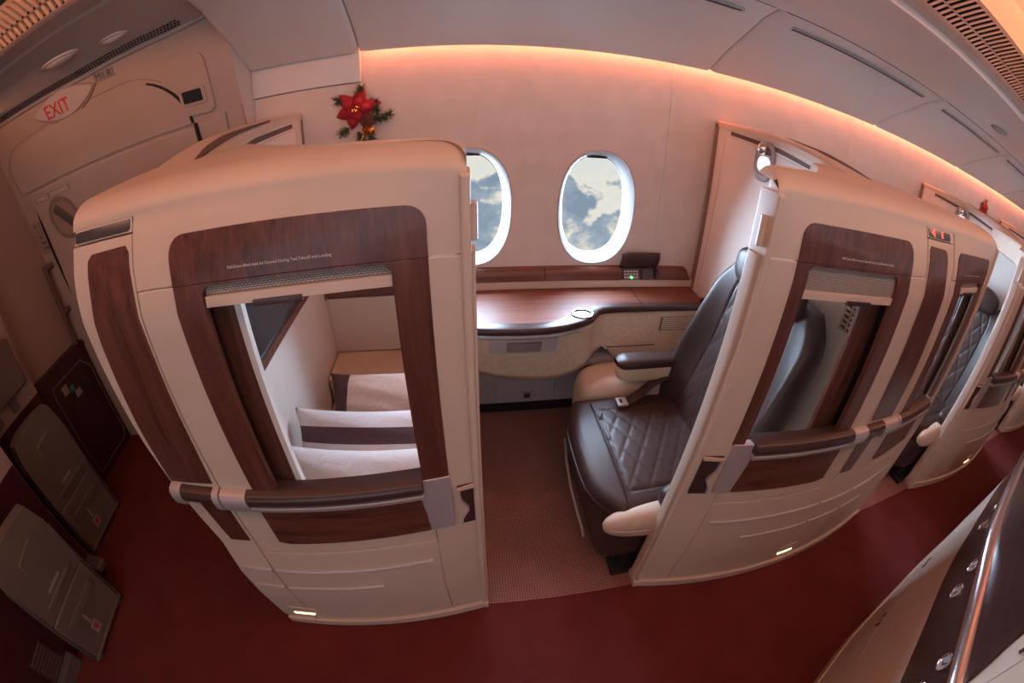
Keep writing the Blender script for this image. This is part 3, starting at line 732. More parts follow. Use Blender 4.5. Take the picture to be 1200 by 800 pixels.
    col = [(.692, .055), (.83, .055), (.835, .45), (.826, .62), (.868, .90), (.888, 1.05), (.905, 1.3), (.912, 1.46), (.905, 1.563), (.692, 1.563)] if not full else [(.692, .055), (c1, .055), (c1, 1.563), (.692, 1.563)]
    slab('column', col, -.10, 0, S, cream, t, bevel=.0025)
    slab('column_cap', [(.692, 1.567), (c1, 1.567), (c1 - .004, 1.596), (.692, 1.596)], -.03, 0, S, cream, t, bevel=.0025)
    w_up = [(.706, .918), (.862 if not full else .86, .910), (.868, 1.10), (.862, 1.35), (.845, 1.53), (.830, 1.542), (.712, 1.545), (.702, 1.53), (.696, 1.3), (.698, 1.05)]
    slab('column_inlay', w_up, -.01, .003, S, wood_v, t, bevel=.001)
    slab('column_inlay', [(.702, .655), (.776, .650), (.800, .84), (.702, .845)], -.01, .003, S, wood_v, t, bevel=.001)
    slab('number_display', rr(.698, 1.571, .893 if not full else .870, 1.5935, .006), 0, .003, S, screen, t, step=.03)
    if led:
        for ch_, c_ in ((led[0], .728), (led[-1], .800)):
            text_mesh('display_text', ch_, .024, lambda a, b, o, c_=c_: S(c_ + sg * a * 1.3, 1.583 + b, .0036 + o), red_led, t)
    m0 = lambda e: e
    P_ = [(-.002, .838), (.026, .838), (.032, .850), (.034, .877), (.031, .892), (.021, .901), (-.004, .904)]
    if not full:
        sweep_s('handrail_joint', m0, .690, .712, P_, silver)
        sweep_s('handrail_end', m0, .828, .868, [(p * .9, q) for p, q in P_], silver)
        sweep_s('handrail', m0, .713, .827, [(0, .858), (.022, .858), (.030, .864), (.033, .877), (.030, .889), (.020, .898), (-.004, .902)], pad_b)
    else:
        sweep_s('handrail', m0, .690, .800, [(0, .845), (.022, .845), (.030, .860), (.033, .877), (.030, .889), (.020, .898), (-.004, .902)], pad_b)
        sweep_s('handrail_joint', m0, .801, .905, P_, silver)
    sweep_tr('trim_line', m0, .694, .818 if not full else .90, .492, .011)
    sweep_tr('trim_line', m0, .694, .818 if not full else .90, .372, .010)
    multi('plinth', [[(.690, 0), (.82 if not full else c1, 0), (.82 if not full else c1, .05), (.690, .05)]], -.06, .012, S, peach, t, bevel=.005)
    rl = slab('step_light', rr(.655, .095, .775, .168, .008), 0, .004, S, peach, t, step=.03, bevel=.002)
    slab('step_light_lens', rr(.672, .106, .762, .124, .006), .004, .007, S, glow, rl, step=.03)
    slab('step_light_hood', [(.672, .126), (.762, .126), (.750, .150), (.684, .150)], .003, .0055, S, silver, rl, step=.03)
    # ---- door edge post
    def post(m, s2):
        q = lambda a, y, z: (X0 + sg * m(a), y, z)
        bm = bmesh.new(); slab_bm(bm, [rr(-.006, -.010, .012, .062, .006)], 0, 1.0, lambda a, b, off: q(a, b, .04 + off * 1.525), step=0)
        for v in bm.verts:
            if v.co.z > 1.2: v.co.z += .046 - 16.0 * (v.co.y - .026) ** 2
        link('door_edge', bm, peach, t, smooth=True, bevel=.006, seg=3)
        bm = bmesh.new(); slab_bm(bm, [rr(-.014, .012, -.005, .052, .004)], 0, 1.0, lambda a, b, off: q(a, b, .05 + off * 1.40), step=0)
        link('edge_seal', bm, peach, t, smooth=True, bevel=.003)
        tube('door_roller', [q(-.010, .020, 1.47), q(-.010, .020, 1.54)], .009, peach, t, n=14, up=(0, 1, 0))
        box('post_foot', [min(a, b) for a, b in zip(q(-.012, -.016, 0), q(.014, .062, .045))], [max(a, b) for a, b in zip(q(-.012, -.016, 0), q(.014, .062, .045))], peach, t, bevel=.004)
    post(lambda a: a, 1)
    L2 = 1.425
    if full:
        mm = lambda e: L2 - e
        door_panel(mm, .518, .07, .470, .125, .405, 1.402, True, 'R', True)
        post(lambda a: L2 - a, 1)
    # ---- top cap: widens towards the partition
    dm = .905 if not full else L2
    dc = .80
    def back(d):
        e = min(d, (2 * dc - d)) if full else d
        e = min(e, dc)
        return interp(e, [(0, .055), (.04, .080), (.12, .11), (.25, .16), (.40, .29), (.55, .45), (.68, .62), (.80, .70)])
    def capf(u, v):
        d = dm * u
        e = min(d, (dm - d) if full else 9)
        endk = 1 - math.sqrt(max(0, 1 - (max(0, (.05 - e)) / .05) ** 2))
        b = back(d); zt = 1.646 + .012 * (b - .1) - .022 * endk
        yf = yface(d, 1.597) + .012 * endk * max(0, v - .16); b = b - .022 * endk
        rise = zt - 1.597
        if v < 8 / 48 - 1e-6:
            z = 1.453 + (1.597 - 1.453) * v * 6
            return (X0 + sg * d, yface(d, z) + (.035 if .689 < d < .906 else 0), z)
        elif v < .55:
            a = (v - 8 / 48) / (.55 - 8 / 48) * PI / 2
            w = .085
            y = yf + w * (1 - math.cos(a)) ** 1.0; z = 1.597 + rise * math.sin(a) ** 1.0
        elif v < .8:
            f = (v - .55) / .25; y = yf + .085 + (b - .02 - yf - .085) * f; z = zt + .004 * math.sin(f * PI)
        elif v < .9:
            a = (v - .8) / .1 * PI / 2; y = b - .02 + .02 * math.sin(a); z = zt - .02 * (1 - math.cos(a))
        else:
            f = (v - .9) / .1; y = b - .0 * f; z = zt - .02 - (zt - .02 - 1.53) * f
        return (X0 + sg * d, y, z)
    bm = bmesh.new(); nu, nv = 96, 48
    V = [[bm.verts.new(capf(i / nu, j / nv)) for j in range(nv + 1)] for i in range(nu + 1)]
    for i in range(nu):
        for j in range(nv): bm.faces.new((V[i][j], V[i + 1][j], V[i + 1][j + 1], V[i][j + 1]))
        bm.faces.new((V[i][0], V[i][nv], V[i + 1][nv], V[i + 1][0]))
    for R_ in (V[0], V[nu]):
        for j in range(nv // 2):
            try: bm.faces.new((R_[j], R_[j + 1], R_[nv - j - 1], R_[nv - j]))
            except ValueError: pass
    link('top_cap', bm, cream, t, smooth=True, ang=50)
    # inner skin behind the panels so that the wall has thickness
    return t

enclosure(.012, -1, False, 'large cream and rosewood suite wall nearest to the exit door, left of the open doorway', '')
enR = enclosure(.648, 1, True, 'cream and rosewood suite wall right of the open doorway with red lit number display', '', led='\u25c1  E')
e3 = enclosure(.648 + 2.06, 1, True, 'third cream and rosewood suite wall from the exit door, beyond the second doorway', '')
e4 = enclosure(.648 + 4.12, 1, True, 'fourth and farthest visible suite wall at the right edge', '')

# ------------------------------------------------------------------ cross partitions between the suites
def partition(xa, xb, label, lampside=True):
    """cross wall from the aisle to the side wall; xa = face towards the front, xb = face towards the tail"""
    t = thing('suite_partition', ((xa + xb) / 2, .6, 0), label, 'partition', 'cross partitions between the suites')
    top = lambda y: interp(y, [(.08, 1.632), (.30, 1.650), (.46, 1.678), (.6, 1.697), (.9, 1.715), (1.1, 1.722), (1.215, 1.722)])
    def edge(y): return y
    ys = [.085 + (1.215 - .085) * i / 44 for i in range(45)]
    bm = bmesh.new()
    lp = [(ys[0], 0), (ys[-1], 0)] + [(y, top(y) - .03) for y in reversed(ys)]
    slab_bm(bm, [lp], xa, xb, lambda a, b, off: (off, a, b), step=0)
    link('panel', bm, white_panel, t, bevel=.003, smooth=True)
    # top moulding
    bm = bmesh.new(); rows = []
    for y in ys:
        z = top(y); rows.append([bm.verts.new(p) for p in ((xa - .006, y, z - .034), (xa - .006, y, z - .010), (xa + .006, y, z), (xb - .006, y, z), (xb + .006, y, z - .010), (xb + .006, y, z - .034))])
    for r0, r1 in zip(rows, rows[1:]):
        for j in range(5): bm.faces.new((r0[j], r0[j + 1], r1[j + 1], r1[j]))
    bm.faces.new(rows[0]); bm.faces.new(rows[-1][::-1])
    link('top_moulding', bm, peach, t, smooth=True, ang=35)
    for X, s in ((xa, -1), (xb, 1)):
        m = lambda a, b, off, X=X, s=s: (X + s * off, a, b)
        y0, y1 = (.36, 1.08)
        pts = [(y0, top(y0) - .060), (y1 * .5 + y0 * .5, top((y0 + y1) / 2) - .062), (y1, top(y1) - .060), (y1, top(y1) - .042), (y1 * .5 + y0 * .5, top((y0 + y1) / 2) - .042), (y0, top(y0) - .048)]
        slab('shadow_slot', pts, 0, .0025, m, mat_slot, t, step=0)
        # fine seam lines of the lift-off panel
        sm = bmesh.new()
        slab_bm(sm, [[(.40, 1.600), (.80, 1.633), (1.12, 1.655), (1.122, 1.652), (1.14, .86), (1.144, .86), (1.125, 1.658), (.80, 1.637), (.40, 1.604)]], 0, .0012, m, step=0)
        link('seam', sm, grey_wall, t)
        slab('wall_trim', [(1.180, .8), (1.215, .8), (1.215, top(1.2) - .02), (1.195, top(1.2) - .02)], 0, .006, m, mat_trim, t, step=0)
    # lens-shaped dark recess on the top surface
    bm = bmesh.new()
    ln = [(.30 + .55 * i / 10, xb + .004 - .062 * math.sin(PI * i / 10)) for i in range(11)] + [(.30 + .55 * i / 10, xb + .004) for i in range(9, 0, -1)]
    slab_bm(bm, [ln], -.004, .0022, lambda a, b, off: (b, a, top(a) + off), step=.025)
    link('top_recess', bm, mat_slot, t)
    return t
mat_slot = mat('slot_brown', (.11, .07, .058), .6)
mat_trim = mat('trim_brown', (.23, .155, .125), .5)
partition(-.865, -.70, 'cream cross partition carrying the screen, behind the nearer suite wall')
partition(1.25, 1.40, 'pale cross partition behind the brown leather seat, with reading lamp')
partition(1.25 + 2.06, 1.40 + 2.06, 'pale cross partition seen through the second doorway')
partition(1.25 + 4.12, 1.40 + 4.12, 'farthest pale cross partition, beyond the second poinsettia')

gr = thing('wall_grille', (1.25, .11, 1.22), 'small brown lattice grille on the partition behind the seat', 'grille')
GL = lambda a, b, off: (1.25 - off, a, b)
slab('grille_plate', [(.065, 1.15), (.165, 1.15), (.165, 1.33), (.065, 1.33)], 0, .003, GL, mat_slot, gr, step=0)
multi('lattice', [[(.065, 1.152 + i * .02), (.165, 1.152 + i * .02), (.165, 1.16 + i * .02), (.065, 1.16 + i * .02)] for i in range(9)] + [[(.065 + i * .031, 1.15), (.072 + i * .031, 1.15), (.072 + i * .031, 1.33), (.065 + i * .031, 1.33)] for i in range(4)], .003, .008, GL, tex_cream, gr, step=0)

def reading_lamp(X, label):
    """oval recess with a ball lamp on the forward face of a partition"""
    t = thing('reading_lamp', (X, .795, 1.60), label, 'reading lamp', 'reading lamps on the partitions')
    m = lambda a, b, off: (X - off, a, b)
    def ring(u, v):
        a = 2 * PI * u; p = 2.6; c, s = math.cos(a), math.sin(a)
        R = 1.0 + .0; prof = [(1.0, .0), (1.0, .006), (.90, .012), (.78, .012), (.70, .004), (.68, -.0)]
        j = v * (len(prof) - 1); i = int(min(j, len(prof) - 2)); f = j - i
        k = prof[i][0] * (1 - f) + prof[i + 1][0] * f; o = prof[i][1] * (1 - f) + prof[i + 1][1] * f
        return m(.795 + k * .068 * math.copysign(abs(c) ** (2 / p), c), 1.588 + k * .088 * math.copysign(abs(s) ** (2 / p), s), o)
    grid('surround', ring, 36, 12, pearl, t, closed_u=True)
    slab('recess', ell(.795, 1.59, .048, .065, 28, 2.6), 0, .003, m, dark_wall_m, t, step=0)
    slab('diffuser', ell(.795, 1.575, .043, .036, 24, 2.4), .003, .008, m, lamp_white, t, step=0, bevel=.002)
    slab('bar', [(.748, 1.610), (.843, 1.610), (.843, 1.618), (.748, 1.618)], .003, .012, m, chrome, t, step=0)
    grid('ball', lambda u, v: (X - .022 + .026 * math.sin(PI * v) * math.cos(2 * PI * u), .798 + .026 * math.sin(PI * v) * math.sin(2 * PI * u), 1.640 + .026 * math.cos(PI * v)), 20, 12, chrome, t, closed_u=True)
    return t
reading_lamp(1.249, 'chrome ball reading lamp in an oval recess above the brown seat')
reading_lamp(1.249 + 2.06, 'chrome ball reading lamp on the partition below the second poinsettia')

# ------------------------------------------------------------------ interior of the middle suite
scr = thing('video_screen', (-.69, .6, 1.2), 'large dark screen with thin rosewood frame on the front partition', 'screen')
sm_ = lambda a, b, off: (-.70 + off, a, b)
slab('bezel', [rr(.20, .955, .985, 1.45, .02), rr(.225, .985, .96, 1.425, .012)], 0, .030, sm_, wood_h, scr, step=0, bevel=.003)
slab('glass', rr(.222, .982, .963, 1.428, .012), .004, .020, sm_, screen, scr, step=0)
slab('backing', rr(.215, .97, .97, 1.44, .012), -.0, .004, sm_, black, scr, step=0)

cons = thing('side_console', (.6, 1.0, 0), 'curved rosewood side console with leather edge below the cabin windows', 'console')
FR = [(-.12, .865), (.0, .832), (.12, .812), (.25, .803), (.36, .806), (.44, .822), (.50, .845), (.54, .863), (.575, .885), (.600, .915), (.625, .950), (.66, .972), (.74, .978), (.90, .978), (1.10, .978), (1.235, .978)]
def front(x): return interp(x, FR)
XS = [-.12 + (1.235 + .12) * i / 60 for i in range(61)]
# wood top
top = [(x, front(x) + (.045 if x > .62 else .055 if x < .36 else .055 + .05 * math.exp(-((x - .52) / .08) ** 2))) for x in XS]
tp_loop = top + [(1.235, 1.212), (-.12, 1.212)]
bm = bmesh.new(); slab_bm(bm, [tp_loop], .772, .8005, lambda a, b, off: (a, b, off), step=0)
link('counter', bm, wood_top, cons, bevel=.001)
# leather edge with rounded nose
edge = [(x, front(x)) for x in XS]
bm = bmesh.new(); rows = []
for (x, yf), (_, yb) in zip(edge, top):
    rows.append([bm.verts.new((x, y, z)) for y, z in ((yb, .801), (yf + .012, .801), (yf + .003, .797), (yf, .787), (yf + .002, .772), (yf + .010, .766), (yb + .01, .766))])
for r0, r1 in zip(rows, rows[1:]):
    for j in range(6): bm.faces.new((r0[j], r0[j + 1], r1[j + 1], r1[j]))
bm.faces.new(rows[0]); bm.faces.new(rows[-1][::-1])
link('leather_edge', bm, pad_b, cons, smooth=True, ang=60)
box('counter_joint', (.862, .976, .795), (.867, 1.19, .8017), black, cons)
# silver moulding below the edge
bm = bmesh.new(); rows = []
for x in [v for v in XS if v <= .52]:
    y = front(x) + .010; rows.append([bm.verts.new((x, yy, z)) for yy, z in ((y + .03, .766), (y, .766), (y - .002, .755), (y + .006, .744), (y + .012, .738), (y + .03, .738))])
for r0, r1 in zip(rows, rows[1:]):
    for j in range(5): bm.faces.new((r0[j], r0[j + 1], r1[j + 1], r1[j]))
bm.faces.new(rows[0]); bm.faces.new(rows[-1][::-1])
link('silver_moulding', bm, silver, cons, smooth=True)
# textured front with curved lower edge
def lowz(x): return interp(x, [(-.12, .55), (.05, .525), (.2, .485), (.38, .465), (.52, .478), (.58, .505), (.63, .545), (.67, .575), (.71, .56), (.76, .48), (.85, .46), (1.235, .45)])
bm = bmesh.new(); rows = []
for x in XS:
    z0 = lowz(x); yf = front(x) + .028
    yb = .985 if x > .6 else yf + .02
    rows.append([bm.verts.new((x, (yf * (1 - s) + (yf * .6 + .99 * .4) * s) if x < .66 else yf, .766 + (z0 - .766) * s)) for s in [j / 8 for j in range(9)]])
for r0, r1 in zip(rows, rows[1:]):
    for j in range(8): bm.faces.new((r0[j], r0[j + 1], r1[j + 1], r1[j]))
o = link('front_panel', bm, tex_cream, cons, smooth=True)
s = o.modifiers.new('t', 'SOLIDIFY'); s.thickness = .02; s.offset = 0
box('dark_soffit', (-.12, 1.0, .46), (1.235, 1.21, .50), grey_wall, cons)
# drawer latch
def DM(a, b, off): return (a, front(a) + .024 + (.76 - b) * .12 - off, b)
lt = slab('latch_plate', rr(.105, .668, .405, .742, .008), 0, .014, DM, silver, cons, step=.03, bevel=.002)
slab('latch_handle', rr(.185, .680, .330, .728, .004), .014, .019, DM, mat('latch_grey', (.36, .32, .31), .4, .6), lt, step=.03, bevel=.0015)
bm = bmesh.new(); slab_bm(bm, [rr(.183, .678, .332, .730, .004), rr(.186, .681, .329, .727, .004)], .014, .0155, DM, step=0.03); link('latch_gap', bm, black, lt)
# cup holder
ch = (.535, .925)
grid('cup_ring', lambda u, v: (ch[0] + (.047 + .006 * math.cos(2 * PI * v)) * math.cos(2 * PI * u), ch[1] + (.040 + .006 * math.cos(2 * PI * v)) * math.sin(2 * PI * u), .8035 + .005 * math.sin(2 * PI * v)), 36, 8, chrome, cons, closed_u=True)
grid('cup_well', lambda u, v: (ch[0] + .044 * min(1, 2 - 2 * v) * math.cos(2 * PI * u), ch[1] + .038 * min(1, 2 - 2 * v) * math.sin(2 * PI * u), .8045 - .010 * min(1, 2 * v)), 32, 8, mat('cup_cream', (.62, .52, .42), .4), cons, closed_u=True)
# louvres in the front beside the seat
def CM(a, b, off): return (a, .997 - off, b)
lv = slab('louvre_plate', rr(.98, .650, 1.20, .730, .006), 0, .003, CM, mat('louvre_shadow', (.16, .115, .085), .6), cons, step=0)
multi('louvre_slats', [[(.99, .658 + i * .0125), (1.19, .658 + i * .0125), (1.19, .665 + i * .0125), (.99, .665 + i * .0125)] for i in range(6)], .003, .009, CM, peach, lv, step=0)
slab('storage_grip', [(.695, .555), (.98, .555), (.98, .585), (.68, .585)], 0, .006, CM, tex_cream, cons, step=0, bevel=.002)
slab('storage_slot', [(.705, .566), (.97, .566), (.97, .572), (.70, .572)], .006, .008, CM, mat_slot, cons, step=0)
# belt stub at console end
kn = thing('charging_plug', (1.20, .99, .80), 'small black plug on the rear end of the wood console', 'plug')
grid('plug_body', lambda u, v: (1.205 + .010 * math.sin(PI * v) * math.cos(2 * PI * u), 1.0 + .010 * math.sin(PI * v) * math.sin(2 * PI * u), .818 - .018 * math.cos(PI * v)), 14, 8, black, kn, closed_u=True)

# side ledge with rounded wood cover along the wall
led = thing('wall_ledge', (.6, 1.2, .8), 'rosewood ledge running along the side wall under the windows', 'ledge')
box('wood_base', (-.69, 1.190, .798), (-.125, 1.224, .848), wood_h, led, bevel=.004)
box('cream_base', (-.12, 1.195, .8015), (1.245, 1.224, .846), peach, led, bevel=.003)
def ledge_cover(x0, x1, nm, r_end=False):
    bm = bmesh.new(); rows = []
    n = 10
    for i in range(n + 1):
        x = x0 + (x1 - x0) * i / n
        h = .068 * (1 if not r_end else math.sqrt(max(.04, 1 - max(0, (x - x1 + .05) / .05) ** 2 * .95)))
        ring = [(x, 1.188, .846)] + [(x, 1.224 - .036 * math.cos(a * PI / 12), .846 + h * math.sin(a * PI / 12) ** .8) for a in range(1, 7)] + [(x, 1.224, .846)]
        rows.append([bm.verts.new(p) for p in ring])
    for r0, r1 in zip(rows, rows[1:]):
        for j in range(len(r0)): bm.faces.new((r0[j], r0[(j + 1) % len(r0)], r1[(j + 1) % len(r0)], r1[j]))
    bm.faces.new(rows[0]); bm.faces.new(rows[-1][::-1])
    return link(nm, bm, wood_h, led, smooth=True, ang=50)
ledge_cover(-.69, .405, 'wood_cover'); ledge_cover(.408, .805, 'wood_cover'); ledge_cover(1.02, 1.222, 'wood_cover', True)
box('cover_seam', (1.005, 1.186, .846), (1.018, 1.222, .912), pad_b, led, bevel=.002)
ct = thing('seat_control', (.91, 1.2, .87), 'small keypad with a green light under a raised wood flap on the ledge', 'control panel')
bm = bmesh.new(); slab_bm(bm, [[(1.192, .846), (1.223, .846), (1.223, .905)]], .808, 1.003, lambda a, b, off: (off, a, b), step=0)
link('housing', bm, wood_c, ct)
KM = lambda a, b, off: (a, 1.192 + (b - .846) * .525 - off, b)
slab('keypad', rr(.822, .850, .915, .898, .004), 0, .003, KM, mat('keypad_dark', (.03, .03, .05), .3), ct, step=0)
multi('keys', [rr(.828 + i * .017, .854 + j * .014, .841 + i * .017, .863 + j * .014, .002) for i in range(5) for j in range(3) if not (i == 2 and j == 0)], .003, .0055, KM, grey_wall, ct, step=0)
slab('green_light', ell(.869, .859, .008, .006, 14), .003, .007, KM, green_led, ct, step=0)
slab('handset', rr(.93, .848, .995, .90, .004), 0, .008, KM, pad_b, ct, step=0, bevel=.002)
fl_ = grid('flap', lambda u, v: (.800 + .215 * u, 1.214 - .020 * math.sin(v * PI * .75), .908 + .088 * v), 6, 10, pad_b, ct, solid=.005)

# footwell lower panels
fw = thing('kick_panel', (.3, 1.2, 0), 'grey lower wall panels in the footwell below the console', 'panel')
multi('panel', [[(-.68, .058), (-.1, .058), (-.1, .50), (-.68, .50)], [(-.096, .058), (.165, .058), (.165, .50), (-.096, .50)], [(.169, .058), (.51, .058), (.51, .50), (.169, .50)], [(.514, .058), (1.24, .058), (1.24, .50), (.514, .50)]], -.0, .012, lambda a, b, off: (a, 1.222 - off, b), grey_wall, fw, step=0, bevel=.002)
box('dark_skirting', (-.68, 1.200, 0), (1.24, 1.224, .055), black, fw)
so = slab('socket', rr(.315, .085, .385, .135, .005), .012, .018, lambda a, b, off: (a, 1.222 - off, b), silver, fw, step=0, bevel=.002)
slab('socket_face', rr(.332, .094, .368, .124, .003), .018, .020, lambda a, b, off: (a, 1.222 - off, b), wood_c, so, step=0)

# ------------------------------------------------------------------ ottoman bench and pillows at the screen end
ot = thing('ottoman_bench', (-.4, .6, 0), 'cream bench at the foot end under the pillows, seen through the left suite window', 'bench')
box('base', (-.69, .12, 0), (-.13, 1.17, .28), leather_c, ot, bevel=.01)
box('cushion', (-.692, .09, .28), (-.12, .95, .350), leather_c, ot, bevel=.02, seg=3)
box('shelf', (-.692, .952, .28), (-.115, 1.20, .478), leather_c, ot, bevel=.008)
box('back_panel', (-.69, 1.196, .48), (-.13, 1.222, .80), peach, ot, bevel=.004)
def pillow(cx, cy, cz, a, b, h, rx, ry, rz, m, label):
    bm = bmesh.new(); nu, nv = 44, 28
    R = Matrix.Rotation(rz, 4, 'Z') @ Matrix.Rotation(ry, 4, 'Y') @ Matrix.Rotation(rx, 4, 'X')
    sd = random.random() * 9
    def P(u, v, s):
        x = 2 * u - 1; y = 2 * v - 1
        k = (1 - abs(x) ** 2.2) ** .62 * (1 - abs(y) ** 2.2) ** .62
        pin = 1 - .10 * (1 - abs(x) ** 2) * abs(y) ** 3
        pin2 = 1 - .10 * (1 - abs(y) ** 2) * abs(x) ** 3
        w = .05 * math.sin(x * 6 + sd + y * 2) * k * .4 + .03 * math.sin(y * 11 + x * 5 + sd)
        return Vector((x * a * pin2, y * b * pin, s * h * (k + w * k)))
    up = {}; lo = {}
    for i in range(nu + 1):
        for j in range(nv + 1):
            up[i, j] = bm.verts.new(P(i / nu, j / nv, 1))
            lo[i, j] = up[i, j] if i in (0, nu) or j in (0, nv) else bm.verts.new(P(i / nu, j / nv, -1))
    for i in range(nu):
        for j in range(nv):
            bm.faces.new((up[i, j], up[i + 1, j], up[i + 1, j + 1], up[i, j + 1]))
            try: bm.faces.new((lo[i, j], lo[i, j + 1], lo[i + 1, j + 1], lo[i + 1, j]))
            except ValueError: pass
    me_o = link('pillow', bm, m, smooth=True, ang=180)
    me_o.matrix_world = Matrix.Translation((cx, cy, cz)) @ R
    tag(me_o, label, 'pillow', 'pillows on the bench')
    return me_o
lin = (.66, .58, .56); pur = (.085, .038, .045); crm = (.62, .46, .38)
pillow(-.395, .165, .580, .290, .165, .105, math.radians(46), 0, math.radians(-2), pillow_mat('pillow_white', 1, -.19, -.105, lin, pur), 'white pillow nearest to the aisle, lowest in the left window')
pillow(-.385, .400, .565, .300, .150, .105, math.radians(50), 0, math.radians(-2), pillow_mat('pillow_banded', 1, .022, .082, lin, pur), 'white pillow with a broad plum band across it, middle of the three')
pillow(-.34, .730, .500, .29, .150, .095, math.radians(36), 0, math.radians(0), pillow_mat('pillow_end', 0, -.40, -.185, crm, pur), 'cream pillow with plum coloured end, farthest from the aisle')

# ------------------------------------------------------------------ leather seat
def quilt(p, q, k=.055, w=.008):
    """0 on the stitched diamonds, 1 in the middle of a diamond"""
    a = (p / k + q / k * .62) % 1.0; b = (p / k - q / k * .62) % 1.0
    d = min(min(a, 1 - a), min(b, 1 - b)) * k
    return min(1.0, d / w)

seat = thing('reclining_chair', (.8, .45, 0), 'brown quilted leather seat with cream side bolsters in the middle suite', 'seat', 'brown leather reclining chairs')
# cushion: outline in plan
def cush(u, v):
    # u: front to back, v: aisle to window
    y = .085 + (.735 - .085) * v
    xf = .415 + .07 * abs(2 * v - 1) ** 3 + .045 * max(0, 1 - v / .25) ** 2
    x = xf + (1.0 - xf) * u
    return x, y
bm = bmesh.new(); NU, NV = 84, 84; V = {}
for i in range(NU + 1):
    for j in range(NV + 1):
        u, v = i / NU, j / NV; x, y = cush(u, v)
        ed = min(u * .6, (1 - u) * 2, v * .65, (1 - v) * .65)
        r = .05; z = .475 - (r - math.sqrt(max(0, r * r - (r - min(ed, r)) ** 2))) * .9
        z += .012 * math.sin(PI * v) * math.sin(PI * min(1, u * 1.2))
        if x > .56 and .17 < y < .64:
            q_ = quilt(x - .56, y - .17, .085, .014); z += -.0034 * (1 - q_ ** .5)
            e2 = min(x - .56, y - .17, .64 - y); z += .004 * min(1, e2 / .02) - .004 * math.exp(-(e2 / .004) ** 2)
        V[i, j] = bm.verts.new((x, y, z))
for i in range(NU):
    for j in range(NV): bm.faces.new((V[i, j], V[i + 1, j], V[i + 1, j + 1], V[i, j + 1]))
# skirt of the cushion
ring = [V[i, 0] for i in range(NU, -1, -1)] + [V[0, j] for j in range(1, NV + 1)] + [V[i, NV] for i in range(1, NU + 1)]
prev = ring
for dz, dx in ((-.03, -.004), (-.07, .004), (-.12, .03)):
    cur = []
    for vv, b0 in zip(prev, ring):
        cur.append(bm.verts.new((b0.co.x + dx, b0.co.y + (.0 if dz > -.1 else (.02 if b0.co.y < .4 else -.02)), .43 + dz)))
    for a in range(len(cur) - 1):
        bm.faces.new((prev[a], prev[a + 1], cur[a + 1], cur[a]))
    prev = cur
link('seat_cushion', bm, leather_b, seat, smooth=True, ang=60)
# piping line around the front
pp_ = []
for v in [i / 30 for i in range(31)]:
    x, y = cush(0, v); pp_.append((x - .003, y, .428))
tube('piping', pp_, .0035, leather_b, seat, n=6)
tube('piping', [(.545, .105 + .60 * i / 20, .4885 + .012 * math.sin(PI * i / 20) * .6 - .022 * (abs(2 * i / 20 - 1) ** 6)) for i in range(21)], .003, leather_b, seat, n=6)
# cream bolsters
def bol(nm, x0, x1, y0, y1, z0, z1, m, p=3.2, par=None):
    def f(u, v):
        a = 2 * PI * u; b = PI * (v - .5)
        sx = lambda t, e: math.copysign(abs(t) ** e, t)
        e = 2 / p
        return ((x0 + x1) / 2 + (x1 - x0) / 2 * sx(math.cos(b), e) * sx(math.cos(a), e), (y0 + y1) / 2 + (y1 - y0) / 2 * sx(math.cos(b), e) * sx(math.sin(a), e), (z0 + z1) / 2 + (z1 - z0) / 2 * sx(math.sin(b), e))
    return grid(nm, f, 40, 22, m, par or seat, closed_u=True)
ab_ = bol('aisle_bolster', .452, 1.08, .032, .140, .318, .480, leather_c, 2.5)
tube('bolster_seam', [(.470 + .5 * i / 14, .030 + .026 * max(0, 1 - i / 4) ** 2 - .0015, .405 + .010 * math.sin(i * .2)) for i in range(15)], .002, leather_c, ab_, n=6)
bol('window_bolster', .525, 1.16, .722, .965, .20, .530, leather_c, 4.2)
bol('aisle_arm_pad', .655, 1.02, .045, .150, .44, .560, leather_b, 3.0)
# arm rest on the window side
def armf(u, v):
    a = 2 * PI * u
    x = .665 + .52 * v
    e = math.sqrt(max(0, 1 - max(0, (.05 - (x - .665)) / .05) ** 2))
    ry = .048 * (.55 + .45 * e); rz = .028 * (.4 + .6 * e)
    return (x, .755 + ry * math.copysign(abs(math.cos(a)) ** .7, math.cos(a)), .645 + rz * math.copysign(abs(math.sin(a)) ** .7, math.sin(a)))
ar = grid('armrest', armf, 28, 20, leather_b, seat, closed_u=True)
bol('armrest_body', .675, 1.16, .712, .798, .545, .632, leather_c, 4.0, ar)
# base shell
bm = bmesh.new(); slab_bm(bm, [[(.475, .12), (.47, .70), (.52, .73), (1.15, .73), (1.15, .09), (.53, .09)]], .13, .345, lambda a, b, off: (a, b, off), step=0)
link('base_shell', bm, pad_b, seat, bevel=.012, smooth=True)
bm = bmesh.new(); slab_bm(bm, [[(.585, .10), (.58, .60), (1.12, .60), (1.12, .10)]], .0, .14, lambda a, b, off: (a, b, off), step=0)
link('pedestal', bm, black, seat, bevel=.006, smooth=True)
bm = bmesh.new(); slab_bm(bm, [[(.555, .06), (.555, .16), (1.1, .16), (1.1, .06)]], .0, .035, lambda a, b, off: (a, b, off), step=0)
link('floor_rail', bm, black, seat, bevel=.005, smooth=True)
tube('foot_trim', [(.463, .72, .22), (.448, .60, .19), (.440, .45, .17), (.445, .32, .15), (.452, .25, .13), (.460, .235, .09)], .006, silver, seat, n=8)
